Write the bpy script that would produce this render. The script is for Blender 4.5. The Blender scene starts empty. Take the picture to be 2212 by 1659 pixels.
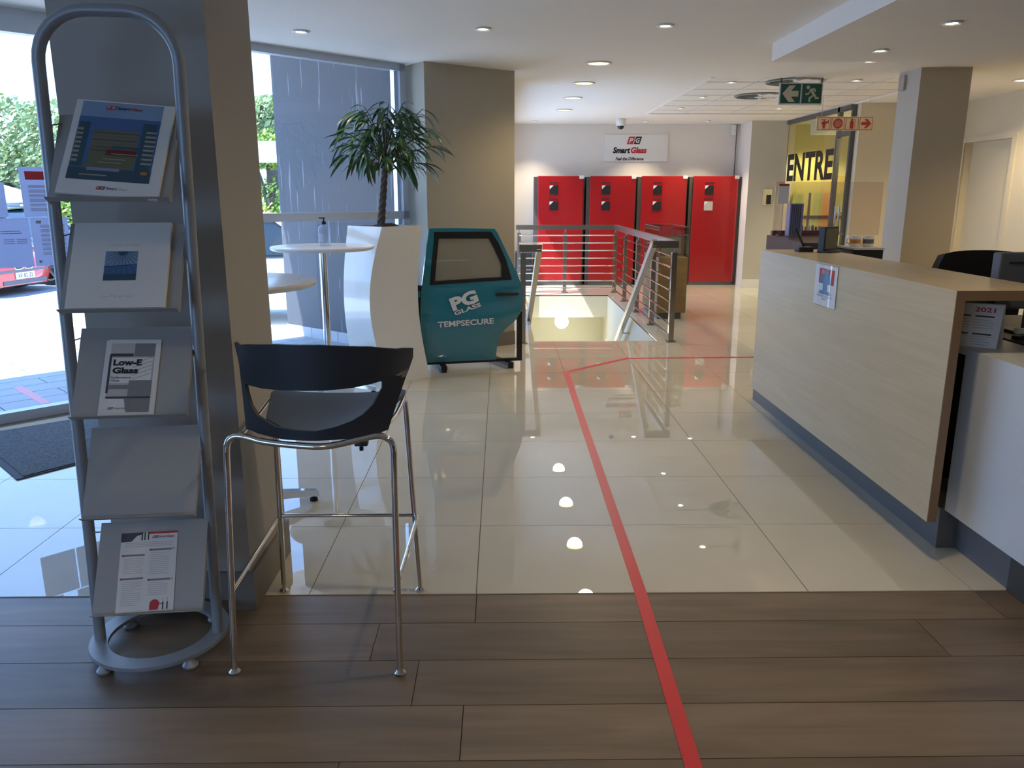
import bpy, bmesh, math, random
from mathutils import Vector, Matrix
random.seed(7)
scene = bpy.context.scene
col = scene.collection
PI = math.pi
R2 = math.sqrt(0.5)

# ------------------------------------------------------------------ camera, sky, sun, exposure
cam = bpy.data.cameras.new('camera')
cam.sensor_fit = 'HORIZONTAL'; cam.sensor_width = 36.0
cam.lens = 36.0 * 1703.2 / 2212.0
cam.clip_start = 0.05; cam.clip_end = 300
camo = bpy.data.objects.new('camera', cam); col.objects.link(camo)
camo.location = (0, 0, 1.395)
camo.rotation_euler = (PI / 2 - 0.2358, 0, -0.0134)
scene.camera = camo

world = bpy.data.worlds.new('sky'); scene.world = world
world.use_nodes = True
wn = world.node_tree.nodes; wl = world.node_tree.links
bg = wn['Background']
tc = wn.new('ShaderNodeTexCoord'); sp = wn.new('ShaderNodeSeparateXYZ'); rp = wn.new('ShaderNodeValToRGB')
wl.new(tc.outputs['Generated'], sp.inputs[0]); wl.new(sp.outputs['Z'], rp.inputs[0]); wl.new(rp.outputs[0], bg.inputs['Color'])
rp.color_ramp.elements[0].position = 0.0; rp.color_ramp.elements[0].color = (0.37, 0.60, 1.0, 1)
rp.color_ramp.elements[1].position = 0.8; rp.color_ramp.elements[1].color = (0.22, 0.46, 1.0, 1)
bg.inputs['Strength'].default_value = 3.1

sun = bpy.data.lights.new('sun', 'SUN'); sun.energy = 9.0; sun.angle = 0.009; sun.color = (0.90, 0.95, 1.0)
suno = bpy.data.objects.new('sun', sun); col.objects.link(suno)
suno.rotation_euler = Vector((1.0, 0.45, -1.8)).to_track_quat('-Z', 'Y').to_euler()
suno.location = (-10, -4, 18)

scene.view_settings.view_transform = 'Standard'
scene.view_settings.look = 'None'
scene.view_settings.exposure = 0.60
scene.view_settings.gamma = 1.0
scene.view_settings.use_curve_mapping = False
scene.cycles.transparent_max_bounces = 24
scene.cycles.diffuse_bounces = 6
scene.cycles.max_bounces = 14

# ------------------------------------------------------------------ materials
MATS = {}
def mat(name, rgb, rough=0.5, metal=0.0, spec=0.5, emit=None, estr=1.0, noise=None, bump=None, coat=0.0, alpha=None):
    """noise = (scale xyz, amount, detail): colour varies by +-amount; bump = (scale, strength)"""
    if name in MATS: return MATS[name]
    m = bpy.data.materials.new(name); m.use_nodes = True
    nt = m.node_tree; b = nt.nodes['Principled BSDF']
    b.inputs['Base Color'].default_value = (*rgb, 1)
    b.inputs['Roughness'].default_value = rough
    b.inputs['Metallic'].default_value = metal
    b.inputs['Specular IOR Level'].default_value = spec
    if coat: b.inputs['Coat Weight'].default_value = coat; b.inputs['Coat Roughness'].default_value = 0.04
    if emit: b.inputs['Emission Color'].default_value = (*emit, 1); b.inputs['Emission Strength'].default_value = estr
    if noise or bump:
        t = nt.nodes.new('ShaderNodeTexCoord')
    if noise:
        sc, amt, det = noise
        mp = nt.nodes.new('ShaderNodeMapping'); mp.inputs['Scale'].default_value = sc
        n = nt.nodes.new('ShaderNodeTexNoise'); n.inputs['Scale'].default_value = 1.0; n.inputs['Detail'].default_value = det
        oi = nt.nodes.new('ShaderNodeObjectInfo'); ad = nt.nodes.new('ShaderNodeVectorMath'); ad.operation = 'ADD'
        ml = nt.nodes.new('ShaderNodeMath'); ml.operation = 'MULTIPLY'; ml.inputs[1].default_value = 37.0
        nt.links.new(oi.outputs['Random'], ml.inputs[0])
        nt.links.new(t.outputs['Object'], ad.inputs[0]); nt.links.new(ml.outputs[0], ad.inputs[1])
        nt.links.new(ad.outputs[0], mp.inputs[0]); nt.links.new(mp.outputs[0], n.inputs['Vector'])
        cr = nt.nodes.new('ShaderNodeValToRGB')
        cr.color_ramp.elements[0].position = 0.3; cr.color_ramp.elements[1].position = 0.7
        cr.color_ramp.elements[0].color = (*[max(0, c * (1 - amt)) for c in rgb], 1)
        cr.color_ramp.elements[1].color = (*[min(1, c * (1 + amt)) for c in rgb], 1)
        nt.links.new(n.outputs['Fac'], cr.inputs[0]); nt.links.new(cr.outputs[0], b.inputs['Base Color'])
    if bump:
        n2 = nt.nodes.new('ShaderNodeTexNoise'); n2.inputs['Scale'].default_value = bump[0]; n2.inputs['Detail'].default_value = 3
        bp = nt.nodes.new('ShaderNodeBump'); bp.inputs['Strength'].default_value = bump[1]; bp.inputs['Distance'].default_value = 0.01
        nt.links.new(t.outputs['Object'], n2.inputs['Vector']); nt.links.new(n2.outputs['Fac'], bp.inputs['Height']); nt.links.new(bp.outputs[0], b.inputs['Normal'])
    MATS[name] = m
    return m

def glass_mat(name, tint=(1, 1, 1), refl=1.0, rough=0.0, body=0.0, bodycol=(1, 1, 1)):
    """thin pane: clear with a fresnel reflection; body = share of a diffuse film"""
    m = bpy.data.materials.new(name); m.use_nodes = True
    nt = m.node_tree; nt.nodes.remove(nt.nodes['Principled BSDF'])
    out = nt.nodes['Material Output']
    tr = nt.nodes.new('ShaderNodeBsdfTransparent'); tr.inputs[0].default_value = (*tint, 1)
    gl = nt.nodes.new('ShaderNodeBsdfGlossy'); gl.inputs['Roughness'].default_value = rough
    lw = nt.nodes.new('ShaderNodeLayerWeight'); lw.inputs['Blend'].default_value = 0.5
    fr = nt.nodes.new('ShaderNodeMath'); fr.operation = 'POWER'; fr.inputs[1].default_value = 4.5
    nt.links.new(lw.outputs['Facing'], fr.inputs[0])
    mu = nt.nodes.new('ShaderNodeMath'); mu.operation = 'MULTIPLY_ADD'; mu.inputs[1].default_value = 0.5 * refl; mu.inputs[2].default_value = 0.035 * refl; mu.use_clamp = True
    mx = nt.nodes.new('ShaderNodeMixShader')
    nt.links.new(fr.outputs[0], mu.inputs[0]); nt.links.new(mu.outputs[0], mx.inputs[0]); nt.links.new(tr.outputs[0], mx.inputs[1]); nt.links.new(gl.outputs[0], mx.inputs[2])
    last = mx
    if body:
        df = nt.nodes.new('ShaderNodeBsdfDiffuse'); df.inputs[0].default_value = (*bodycol, 1)
        m2 = nt.nodes.new('ShaderNodeMixShader'); m2.inputs[0].default_value = body
        nt.links.new(mx.outputs[0], m2.inputs[1]); nt.links.new(df.outputs[0], m2.inputs[2]); last = m2
    nt.links.new(last.outputs[0], out.inputs[0])
    return m

def streak_mat():
    m = mat('rain_streaked_grey_paint', (0.092, 0.092, 0.098), 0.6)
    nt = m.node_tree; b = nt.nodes['Principled BSDF']
    t = nt.nodes.new('ShaderNodeTexCoord'); mp = nt.nodes.new('ShaderNodeMapping'); mp.inputs['Scale'].default_value = (38, 38, 1.6)
    n = nt.nodes.new('ShaderNodeTexNoise'); n.inputs['Scale'].default_value = 1; n.inputs['Detail'].default_value = 2
    cr = nt.nodes.new('ShaderNodeValToRGB'); cr.color_ramp.elements[0].position = 0.66; cr.color_ramp.elements[0].color = (0.092, 0.092, 0.098, 1)
    cr.color_ramp.elements[1].position = 0.70; cr.color_ramp.elements[1].color = (0.28, 0.28, 0.30, 1)
    nt.links.new(t.outputs['Object'], mp.inputs[0]); nt.links.new(mp.outputs[0], n.inputs['Vector']); nt.links.new(n.outputs['Fac'], cr.inputs[0]); nt.links.new(cr.outputs[0], b.inputs['Base Color'])
    return m

def oak_mat():
    m = mat('pale_oak_laminate', (0.50, 0.41, 0.28), 0.32)
    nt = m.node_tree; b = nt.nodes['Principled BSDF']
    t = nt.nodes.new('ShaderNodeTexCoord'); mp = nt.nodes.new('ShaderNodeMapping'); mp.inputs['Scale'].default_value = (1.2, 0.55, 4.5)
    n = nt.nodes.new('ShaderNodeTexNoise'); n.inputs['Scale'].default_value = 1.3; n.inputs['Detail'].default_value = 1.5; n.inputs['Distortion'].default_value = 0.6
    mu = nt.nodes.new('ShaderNodeMath'); mu.operation = 'MULTIPLY'; mu.inputs[1].default_value = 26.0
    sn = nt.nodes.new('ShaderNodeMath'); sn.operation = 'SINE'
    mp2 = nt.nodes.new('ShaderNodeMapping'); mp2.inputs['Scale'].default_value = (6, 2.2, 70)
    n2 = nt.nodes.new('ShaderNodeTexNoise'); n2.inputs['Scale'].default_value = 1.0; n2.inputs['Detail'].default_value = 3
    ad = nt.nodes.new('ShaderNodeMath'); ad.operation = 'MULTIPLY_ADD'; ad.inputs[1].default_value = 0.12
    cr = nt.nodes.new('ShaderNodeValToRGB')
    cr.color_ramp.elements[0].position = 0.25; cr.color_ramp.elements[0].color = (0.47, 0.365, 0.22, 1)
    cr.color_ramp.elements[1].position = 0.75; cr.color_ramp.elements[1].color = (0.53, 0.42, 0.26, 1)
    L = nt.links.new
    L(t.outputs['Object'], mp.inputs[0]); L(mp.outputs[0], n.inputs['Vector']); L(n.outputs['Fac'], mu.inputs[0]); L(mu.outputs[0], sn.inputs[0])
    L(t.outputs['Object'], mp2.inputs[0]); L(mp2.outputs[0], n2.inputs['Vector'])
    L(sn.outputs[0], ad.inputs[0]); L(n2.outputs['Fac'], ad.inputs[2]); L(ad.outputs[0], cr.inputs[0]); L(cr.outputs[0], b.inputs['Base Color'])
    return m

def plank_mat():
    m = mat('brown_wood_plank', (0.13, 0.095, 0.068), 0.38)
    nt = m.node_tree; b = nt.nodes['Principled BSDF']; L = nt.links.new
    t = nt.nodes.new('ShaderNodeTexCoord'); oi = nt.nodes.new('ShaderNodeObjectInfo')
    ml = nt.nodes.new('ShaderNodeMath'); ml.operation = 'MULTIPLY'; ml.inputs[1].default_value = 50
    ad = nt.nodes.new('ShaderNodeVectorMath'); ad.operation = 'ADD'
    mp = nt.nodes.new('ShaderNodeMapping'); mp.inputs['Scale'].default_value = (1.6, 14, 1)
    n = nt.nodes.new('ShaderNodeTexNoise'); n.inputs['Scale'].default_value = 1; n.inputs['Detail'].default_value = 5; n.inputs['Distortion'].default_value = 0.5
    cr = nt.nodes.new('ShaderNodeValToRGB')
    cr.color_ramp.elements[0].position = 0.28; cr.color_ramp.elements[0].color = (0.118, 0.086, 0.056, 1)
    cr.color_ramp.elements[1].position = 0.75; cr.color_ramp.elements[1].color = (0.215, 0.158, 0.103, 1)
    L(oi.outputs['Random'], ml.inputs[0]); L(t.outputs['Object'], ad.inputs[0]); L(ml.outputs[0], ad.inputs[1]); L(ad.outputs[0], mp.inputs[0])
    L(mp.outputs[0], n.inputs['Vector']); L(n.outputs['Fac'], cr.inputs[0])
    hs = nt.nodes.new('ShaderNodeHueSaturation'); rm = nt.nodes.new('ShaderNodeMapRange')
    rm.inputs['To Min'].default_value = 0.86; rm.inputs['To Max'].default_value = 1.14
    L(oi.outputs['Random'], rm.inputs['Value']); L(rm.outputs[0], hs.inputs['Value']); L(cr.outputs[0], hs.inputs['Color']); L(hs.outputs[0], b.inputs['Base Color'])
    return m

M = dict(
    tile=mat('cream_polished_tile', (0.57, 0.525, 0.42), 0.010, spec=1.0, noise=((3, 3, 3), 0.03, 2)),
    grout=mat('brown_grout', (0.16, 0.135, 0.10), 0.8),
    plank=plank_mat(), plankgap=mat('dark_plank_gap', (0.03, 0.022, 0.016), 0.9),
    ceil=mat('white_ceiling_paint', (0.84, 0.81, 0.755), 0.9),
    ctile=mat('white_ceiling_tile', (0.80, 0.77, 0.71), 0.9, noise=((60, 60, 60), 0.04, 2)),
    taupe=mat('taupe_wall_paint', (0.40, 0.38, 0.345), 0.75, bump=(140, 0.05)),
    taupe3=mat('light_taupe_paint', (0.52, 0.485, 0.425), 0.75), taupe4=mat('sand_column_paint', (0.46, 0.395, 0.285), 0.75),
    taupe2=mat('warm_taupe_column_paint', (0.40, 0.365, 0.29), 0.75, bump=(140, 0.05)),
    base=mat('taupe_skirting', (0.20, 0.175, 0.145), 0.5),
    back=mat('pale_grey_wall_paint', (0.76, 0.715, 0.665), 0.85),
    cream=mat('cream_wall_paint', (0.66, 0.60, 0.46), 0.8),
    white=mat('white_gloss_paint', (0.80, 0.79, 0.76), 0.25),
    oak=oak_mat(), oakedge=mat('dark_oak_edge', (0.22, 0.13, 0.06), 0.45),
    plinth=mat('blue_grey_plinth', (0.12, 0.115, 0.11), 0.4),
    whitelam=mat('pale_grey_laminate', (0.56, 0.58, 0.58), 0.35),
    darkin=mat('dark_desk_inside', (0.05, 0.04, 0.026), 0.5),
    red=mat('red_back_painted_glass', (0.36, 0.016, 0.018), 0.07, spec=0.6),
    body=mat('dark_cabinet_side', (0.075, 0.062, 0.055), 0.6),
    dgrey=mat('dark_grey', (0.10, 0.10, 0.10), 0.6),
    steel=mat('brushed_steel', (0.40, 0.37, 0.33), 0.30, 1.0),
    chrome=mat('chrome', (0.78, 0.77, 0.75), 0.07, 1.0),
    alu=mat('grey_aluminium_frame', (0.52, 0.56, 0.62), 0.4, 0.3),
    rack=mat('silver_powder_coat', (0.32, 0.34, 0.36), 0.42, 0.35),
    rackshelf=mat('silver_sheet_shelf', (0.36, 0.355, 0.34), 0.5, 0.15),
    black=mat('black_plastic', (0.012, 0.013, 0.015), 0.42),
    seat=mat('charcoal_plastic', (0.022, 0.026, 0.032), 0.5),
    rubber=mat('black_rubber', (0.01, 0.01, 0.01), 0.8),
    teal=mat('teal_car_paint', (0.016, 0.185, 0.245), 0.22, coat=1.0),
    sheen=mat('dark_door_trim', (0.010, 0.010, 0.011), 0.35),
    paper=mat('white_paper', (0.74, 0.72, 0.68), 0.6),
    print_grey=mat('grey_print', (0.22, 0.21, 0.21), 0.6), print_lgrey=mat('light_grey_print', (0.50, 0.48, 0.46), 0.6),
    print_mgrey=mat('mid_grey_print', (0.33, 0.32, 0.32), 0.6),
    print_dark=mat('dark_print', (0.06, 0.055, 0.07), 0.6), print_red=mat('red_print', (0.50, 0.03, 0.035), 0.6), print_black=mat('black_print', (0.015, 0.013, 0.013), 0.5),
    print_blue=mat('blue_print', (0.05, 0.13, 0.30), 0.35), print_sky=mat('pale_blue_print', (0.20, 0.31, 0.46), 0.35), print_slate=mat('slate_print', (0.03, 0.075, 0.11), 0.35),
    print_brown=mat('brown_print', (0.17, 0.14, 0.09), 0.35), print_olive=mat('olive_print', (0.12, 0.13, 0.07), 0.35), print_tan=mat('tan_print', (0.36, 0.33, 0.24), 0.35),
    print_cyan=mat('cyan_print', (0.07, 0.27, 0.47), 0.5), print_white=mat('white_print', (0.75, 0.75, 0.74), 0.5), print_orange=mat('orange_print', (0.5, 0.22, 0.05), 0.5),
    print_pink=mat('pink_print', (0.62, 0.25, 0.28), 0.5), print_violet=mat('violet_print', (0.25, 0.24, 0.42), 0.5),
    planter=mat('white_glossy_planter', (0.80, 0.77, 0.70), 0.14, coat=0.5),
    soil=mat('dark_potting_soil', (0.03, 0.02, 0.013), 0.95, bump=(60, 0.6)),
    bark=mat('brown_bark', (0.09, 0.065, 0.045), 0.8, bump=(60, 0.4)),
    leaf=mat('dark_green_leaf', (0.032, 0.088, 0.020), 0.35, noise=((8, 8, 8), 0.35, 2)),
    twig=mat('green_brown_twig', (0.06, 0.06, 0.03), 0.7),
    tabletop=mat('white_table_top', (0.82, 0.81, 0.80), 0.22),
    matt=mat('grey_entrance_carpet', (0.10, 0.11, 0.12), 0.95, noise=((90, 90, 90), 0.45, 3), bump=(160, 0.5)),
    mattedge=mat('black_mat_edge', (0.02, 0.022, 0.025), 0.7),
    tape=mat('red_floor_tape', (0.66, 0.045, 0.05), 0.28),
    fin=streak_mat(), fintile=mat('grey_skirting_tile', (0.50, 0.50, 0.51), 0.3),
    paver=mat('grey_paver', (0.36, 0.37, 0.38), 0.6, noise=((5, 5, 5), 0.08, 3)),
    concrete=mat('pale_concrete', (0.74, 0.72, 0.68), 0.9, noise=((1, 1, 1), 0.08, 3)),
    asphalt=mat('grey_asphalt', (0.20, 0.20, 0.20), 0.9, noise=((6, 6, 6), 0.15, 3)),
    exleaf=mat('bright_tree_leaf', (0.34, 0.46, 0.07), 0.5, noise=((1.5, 1.5, 1.5), 0.4, 2)),
    exleaf2=mat('grey_green_tree_leaf', (0.36, 0.42, 0.17), 0.5, noise=((1.5, 1.5, 1.5), 0.4, 2)),
    sign_green=mat('green_sign', (0.008, 0.085, 0.055), 0.4), sign_glow=mat('cream_sign_print', (0.55, 0.50, 0.38), 0.5),
    sign_red=mat('red_sign_print', (0.42, 0.025, 0.02), 0.5), sign_cream=mat('cream_sign_panel', (0.66, 0.56, 0.38), 0.5),
    camw=mat('white_camera_plastic', (0.75, 0.74, 0.71), 0.4), camd=mat('dark_camera_dome', (0.02, 0.02, 0.025), 0.08),
    yellow=mat('yellow_office_paint', (0.62, 0.56, 0.17), 0.8), orange=mat('orange_office_panel', (0.62, 0.33, 0.07), 0.6), lime=mat('lime_office_panel', (0.44, 0.50, 0.15), 0.6),
    brown=mat('brown_laminate', (0.055, 0.04, 0.035), 0.35), darkred=mat('dark_red_reflection_and_print', (0.13, 0.012, 0.014), 0.35), plinthwood=mat('brown_wood_pedestal', (0.21, 0.135, 0.055), 0.5, noise=((3, 3, 14), 0.12, 3)),
    chairf=mat('black_chair_fabric', (0.014, 0.012, 0.010), 0.85), chairg=mat('grey_monitor_plastic', (0.085, 0.09, 0.10), 0.5),
    redcar=mat('red_car_paint', (0.55, 0.03, 0.02), 0.2, coat=1.0), whitecar=mat('white_car_paint', (0.8, 0.8, 0.8), 0.2, coat=1.0), greycar=mat('dark_grey_car_paint', (0.07, 0.08, 0.09), 0.2, coat=1.0),
    carglass=mat('dark_car_glass', (0.02, 0.03, 0.035), 0.05), alloy=mat('alloy_wheel', (0.6, 0.6, 0.6), 0.3, 0.8), lamp=mat('car_lamp', (0.7, 0.72, 0.75), 0.1),
    warm=mat('lit_warm_lamp', (1, 0.9, 0.6), 0.5, emit=(1.0, 0.80, 0.36), estr=4.5), cool=mat('lit_white_lamp', (1, 1, 1), 0.5, emit=(1.0, 0.93, 0.80), estr=22.0),
    globe=mat('lit_globe_lamp', (1, 1, 1), 0.5, emit=(1.0, 0.98, 0.9), estr=2.2),
    shaft=mat('cream_stairwell_paint', (0.64, 0.61, 0.47), 0.85), stairt=mat('cream_stair_tile', (0.55, 0.50, 0.40), 0.2),
    monback=mat('olive_grey_screen', (0.10, 0.092, 0.065), 0.35), mug=mat('white_ceramic', (0.75, 0.73, 0.68), 0.2), frosted=mat('frosted_green_glass', (0.42, 0.46, 0.37), 0.25),
    bottle_label=mat('pale_blue_label', (0.45, 0.55, 0.68), 0.5),
)
M['glass'] = glass_mat('clear_window_glass', (0.94, 0.97, 1.0), 1.0)
M['dglass'] = glass_mat('door_window_glass', (0.80, 0.78, 0.70), 1.0, body=0.30, bodycol=(0.4, 0.38, 0.33))
M['acrylic'] = glass_mat('clear_acrylic_sheet', (0.97, 0.92, 0.90), 3.4)
M['case'] = glass_mat('display_case_glass', (0.93, 0.96, 0.93), 1.6)
M['samples'] = glass_mat('greenish_glass_sample', (0.72, 0.80, 0.66), 1.0, body=0.35, bodycol=(0.5, 0.52, 0.40))
M['bottleg'] = glass_mat('clear_bottle_plastic', (0.88, 0.92, 0.97), 1.6, body=0.10, bodycol=(0.8, 0.85, 0.95))
M['laminating'] = glass_mat('glossy_plastic_sleeve', (1, 1, 1), 1.0)
def poster_mat():
    m = bpy.data.materials.new('backlit_paper'); m.use_nodes = True
    nt = m.node_tree; nt.nodes.remove(nt.nodes['Principled BSDF'])
    d = nt.nodes.new('ShaderNodeBsdfDiffuse'); d.inputs[0].default_value = (0.66, 0.69, 0.78, 1)
    t = nt.nodes.new('ShaderNodeBsdfTranslucent'); t.inputs[0].default_value = (0.62, 0.68, 0.86, 1)
    mx = nt.nodes.new('ShaderNodeMixShader'); mx.inputs[0].default_value = 0.42
    nt.links.new(d.outputs[0], mx.inputs[1]); nt.links.new(t.outputs[0], mx.inputs[2]); nt.links.new(mx.outputs[0], nt.nodes['Material Output'].inputs[0])
    return m
M['poster'] = poster_mat()

# ------------------------------------------------------------------ mesh helpers
class MB:
    def __init__(self): self.v = []; self.f = []; self.m = []; self.s = []
    def add(self, vs, fs, m=0, smooth=False):
        o = len(self.v); self.v += [tuple(v) for v in vs]
        for f in fs: self.f.append([o + i for i in f]); self.m.append(m); self.s.append(smooth)
        return self
    def box(self, x0, x1, y0, y1, z0, z1, m=0):
        return self.add([(x0,y0,z0),(x1,y0,z0),(x1,y1,z0),(x0,y1,z0),(x0,y0,z1),(x1,y0,z1),(x1,y1,z1),(x0,y1,z1)],
                        [(0,3,2,1),(4,5,6,7),(0,1,5,4),(1,2,6,5),(2,3,7,6),(3,0,4,7)], m)
    def bbox(self, x0, x1, y0, y1, z0, z1, b=0.01, m=0, seg=2):
        bm = bmesh.new(); bmesh.ops.create_cube(bm, size=1)
        for v in bm.verts: v.co = ((x0 + x1) / 2 + v.co.x * (x1 - x0), (y0 + y1) / 2 + v.co.y * (y1 - y0), (z0 + z1) / 2 + v.co.z * (z1 - z0))
        bmesh.ops.bevel(bm, geom=bm.edges[:] , offset=b, segments=seg, profile=0.5, affect='EDGES')
        bm.verts.index_update()
        self.add([v.co[:] for v in bm.verts], [[v.index for v in f.verts] for f in bm.faces], m, False); bm.free(); return self
    def prism(self, poly, z0, z1, m=0):
        n = len(poly); vs = [(x, y, z0) for x, y in poly] + [(x, y, z1) for x, y in poly]
        return self.add(vs, [list(range(n))[::-1], list(range(n, 2 * n))] + [(i, (i + 1) % n, n + (i + 1) % n, n + i) for i in range(n)], m)
    def slab(self, poly, F, w0, w1, m=0):
        """poly in (u,v) of frame F, extruded from w0 to w1"""
        n = len(poly); vs = [F(u, v, w0) for u, v in poly] + [F(u, v, w1) for u, v in poly]
        return self.add(vs, [list(range(n))[::-1], list(range(n, 2 * n))] + [(i, (i + 1) % n, n + (i + 1) % n, n + i) for i in range(n)], m)
    def rect(self, F, u0, u1, v0, v1, w=0.0, m=0):
        return self.add([F(u0,v0,w),F(u1,v0,w),F(u1,v1,w),F(u0,v1,w)], [(0,1,2,3)], m)
    def fbox(self, F, u0, u1, v0, v1, w0, w1, m=0):
        return self.slab([(u0,v0),(u1,v0),(u1,v1),(u0,v1)], F, w0, w1, m)
    def lathe(self, prof, n=24, c=(0,0,0), m=0, smooth=True, caps=False):
        vs = []; fs = []
        for r, z in prof:
            for k in range(n):
                a = 2 * PI * k / n; vs.append((c[0] + r * math.cos(a), c[1] + r * math.sin(a), c[2] + z))
        for i in range(len(prof) - 1):
            for k in range(n):
                k2 = (k + 1) % n; fs.append((i*n+k, i*n+k2, (i+1)*n+k2, (i+1)*n+k))
        if caps and prof[0][0] > 1e-5: fs.append(list(range(n))[::-1])
        if caps and prof[-1][0] > 1e-5: fs.append([(len(prof)-1)*n + k for k in range(n)])
        return self.add(vs, fs, m, smooth)
    def tube(self, path, r, n=10, m=0, closed=False, rr=None):
        P = [Vector(p) for p in path]; vs = []; fs = []; N = len(P); up = None
        for i in range(N):
            a = P[(i - 1) % N] if (i > 0 or closed) else P[0]
            b = P[(i + 1) % N] if (i < N - 1 or closed) else P[-1]
            t = (b - a).normalized()
            if up is None:
                up = t.orthogonal().normalized()
            else:
                up = (up - t * up.dot(t)); up = up.normalized() if up.length > 1e-6 else t.orthogonal().normalized()
            s = t.cross(up); ri = rr[i] if rr else r
            for k in range(n):
                an = 2 * PI * k / n; vs.append(P[i] + up * (ri * math.cos(an)) + s * (ri * math.sin(an)))
        for i in range(N if closed else N - 1):
            j = (i + 1) % N
            for k in range(n):
                k2 = (k + 1) % n; fs.append((i*n+k, i*n+k2, j*n+k2, j*n+k))
        if not closed: fs += [list(range(n))[::-1], [(N-1)*n + k for k in range(n)]]
        return self.add(vs, fs, m, True)
    def build(self, name, mats, parent=None, kind=None):
        me = bpy.data.meshes.new(name)
        me.from_pydata(self.v, [], self.f)
        for x in (mats if isinstance(mats, (list, tuple)) else [mats]): me.materials.append(x)
        me.polygons.foreach_set('material_index', self.m)
        me.polygons.foreach_set('use_smooth', self.s)
        bm = bmesh.new(); bm.from_mesh(me); bmesh.ops.recalc_face_normals(bm, faces=bm.faces[:]); bm.to_mesh(me); bm.free()
        if any(self.s):
            try: me.set_sharp_from_angle(angle=math.radians(40))
            except Exception: pass
        me.update()
        o = bpy.data.objects.new(name, me); col.objects.link(o)
        if parent is not None: o.parent = parent
        if kind: o['kind'] = kind
        return o

def frame(o, ex, ey):
    o = Vector(o); ex = Vector(ex).normalized(); ey = Vector(ey); ey = (ey - ex * ey.dot(ex)).normalized(); ez = ex.cross(ey)
    return lambda u, v, w=0.0: o + ex * u + ey * v + ez * w
def tag(o, label, cat, group=None):
    o['label'] = label; o['category'] = cat
    if group: o['group'] = group
    return o
def thing(name, label, cat, loc=(0,0,0), rz=0.0, group=None):
    o = bpy.data.objects.new(name, None); o.empty_display_size = 0.1; col.objects.link(o)
    o.location = loc; o.rotation_euler = (0, 0, rz)
    return tag(o, label, cat, group)
def struct(name, mb, mats, parent=None):
    return mb.build(name, mats, parent, kind='structure' if parent is None else None)
def dup(root, loc, rz, label=None):
    r = root.copy(); col.objects.link(r); r.location = loc; r.rotation_euler = (0, 0, rz)
    if label: r['label'] = label
    for ch in list(root.children):
        c = ch.copy(); col.objects.link(c); c.parent = r
        for g in ch.children:
            d = g.copy(); col.objects.link(d); d.parent = c
    return r
def text(name, body, F, u, v, size, m, parent, bold=0.0, shear=0.0, align='CENTER', sx=1.0, ang=0.0, w=0.0012, width=None, height=None):
    """lettering as a flat mesh in frame F, baseline at (u, v)"""
    cu = bpy.data.curves.new('t', 'FONT'); cu.body = body; cu.size = size; cu.offset = bold * size; cu.shear = shear
    cu.align_x = 'LEFT'; cu.resolution_u = 3; cu.fill_mode = 'FRONT'
    tmp = bpy.data.objects.new('t', cu); col.objects.link(tmp)
    dg = bpy.context.evaluated_depsgraph_get(); dg.update()
    me = bpy.data.meshes.new_from_object(tmp.evaluated_get(dg)); bpy.data.objects.remove(tmp); bpy.data.curves.remove(cu)
    xs = [q.co.x for q in me.vertices]; ys = [q.co.y for q in me.vertices]
    x0, x1 = min(xs), max(xs); y0, y1 = min(ys), max(ys)
    kx = (width / (x1 - x0)) if width else sx; ky = (height / (y1 - y0)) if height else 1.0
    ox = {'LEFT': x0, 'CENTER': (x0 + x1) / 2, 'RIGHT': x1}[align]
    ca, sa = math.cos(ang), math.sin(ang)
    for q in me.vertices:
        a = (q.co.x - ox) * kx; b = (q.co.y - (y0 if height else 0)) * ky
        q.co = F(u + a * ca - b * sa, v + a * sa + b * ca, w)
    me.materials.clear(); me.materials.append(m); me.name = name
    o = bpy.data.objects.new(name, me); col.objects.link(o)
    if parent is not None: o.parent = parent
    return o
def lines(mb, F, u0, u1, v0, v1, n, h, m=0, w=0.0008, seed=1):
    rn = random.Random(seed)
    for i in range(n):
        v = v1 - (v1 - v0) * (i + 0.5) / n; e = u1 if rn.random() < 0.75 else u0 + (u1 - u0) * rn.uniform(0.5, 0.95)
        mb.rect(F, u0, e, v - h / 2, v + h / 2, w, m)
def arc(c, r, a0, a1, n, ex, ey):
    c = Vector(c); ex = Vector(ex); ey = Vector(ey)
    return [c + ex * (r * math.cos(a0 + (a1 - a0) * i / n)) + ey * (r * math.sin(a0 + (a1 - a0) * i / n)) for i in range(n + 1)]
def clip_half(poly, a, b, c):
    """keep a*x+b*y<=c"""
    out = []
    for i in range(len(poly)):
        p, q = poly[i], poly[(i + 1) % len(poly)]
        dp = a * p[0] + b * p[1] - c; dq = a * q[0] + b * q[1] - c
        if dp <= 0: out.append(p)
        if (dp < 0 < dq) or (dq < 0 < dp):
            t = dp / (dp - dq); out.append((p[0] + (q[0] - p[0]) * t, p[1] + (q[1] - p[1]) * t))
    return out
def area(poly): return 0.5 * abs(sum(poly[i][0] * poly[(i+1) % len(poly)][1] - poly[(i+1) % len(poly)][0] * poly[i][1] for i in range(len(poly)))) if len(poly) > 2 else 0

CEIL = 2.46
XY, XZ = (1, 0, 0), (0, 0, 1)
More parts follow.
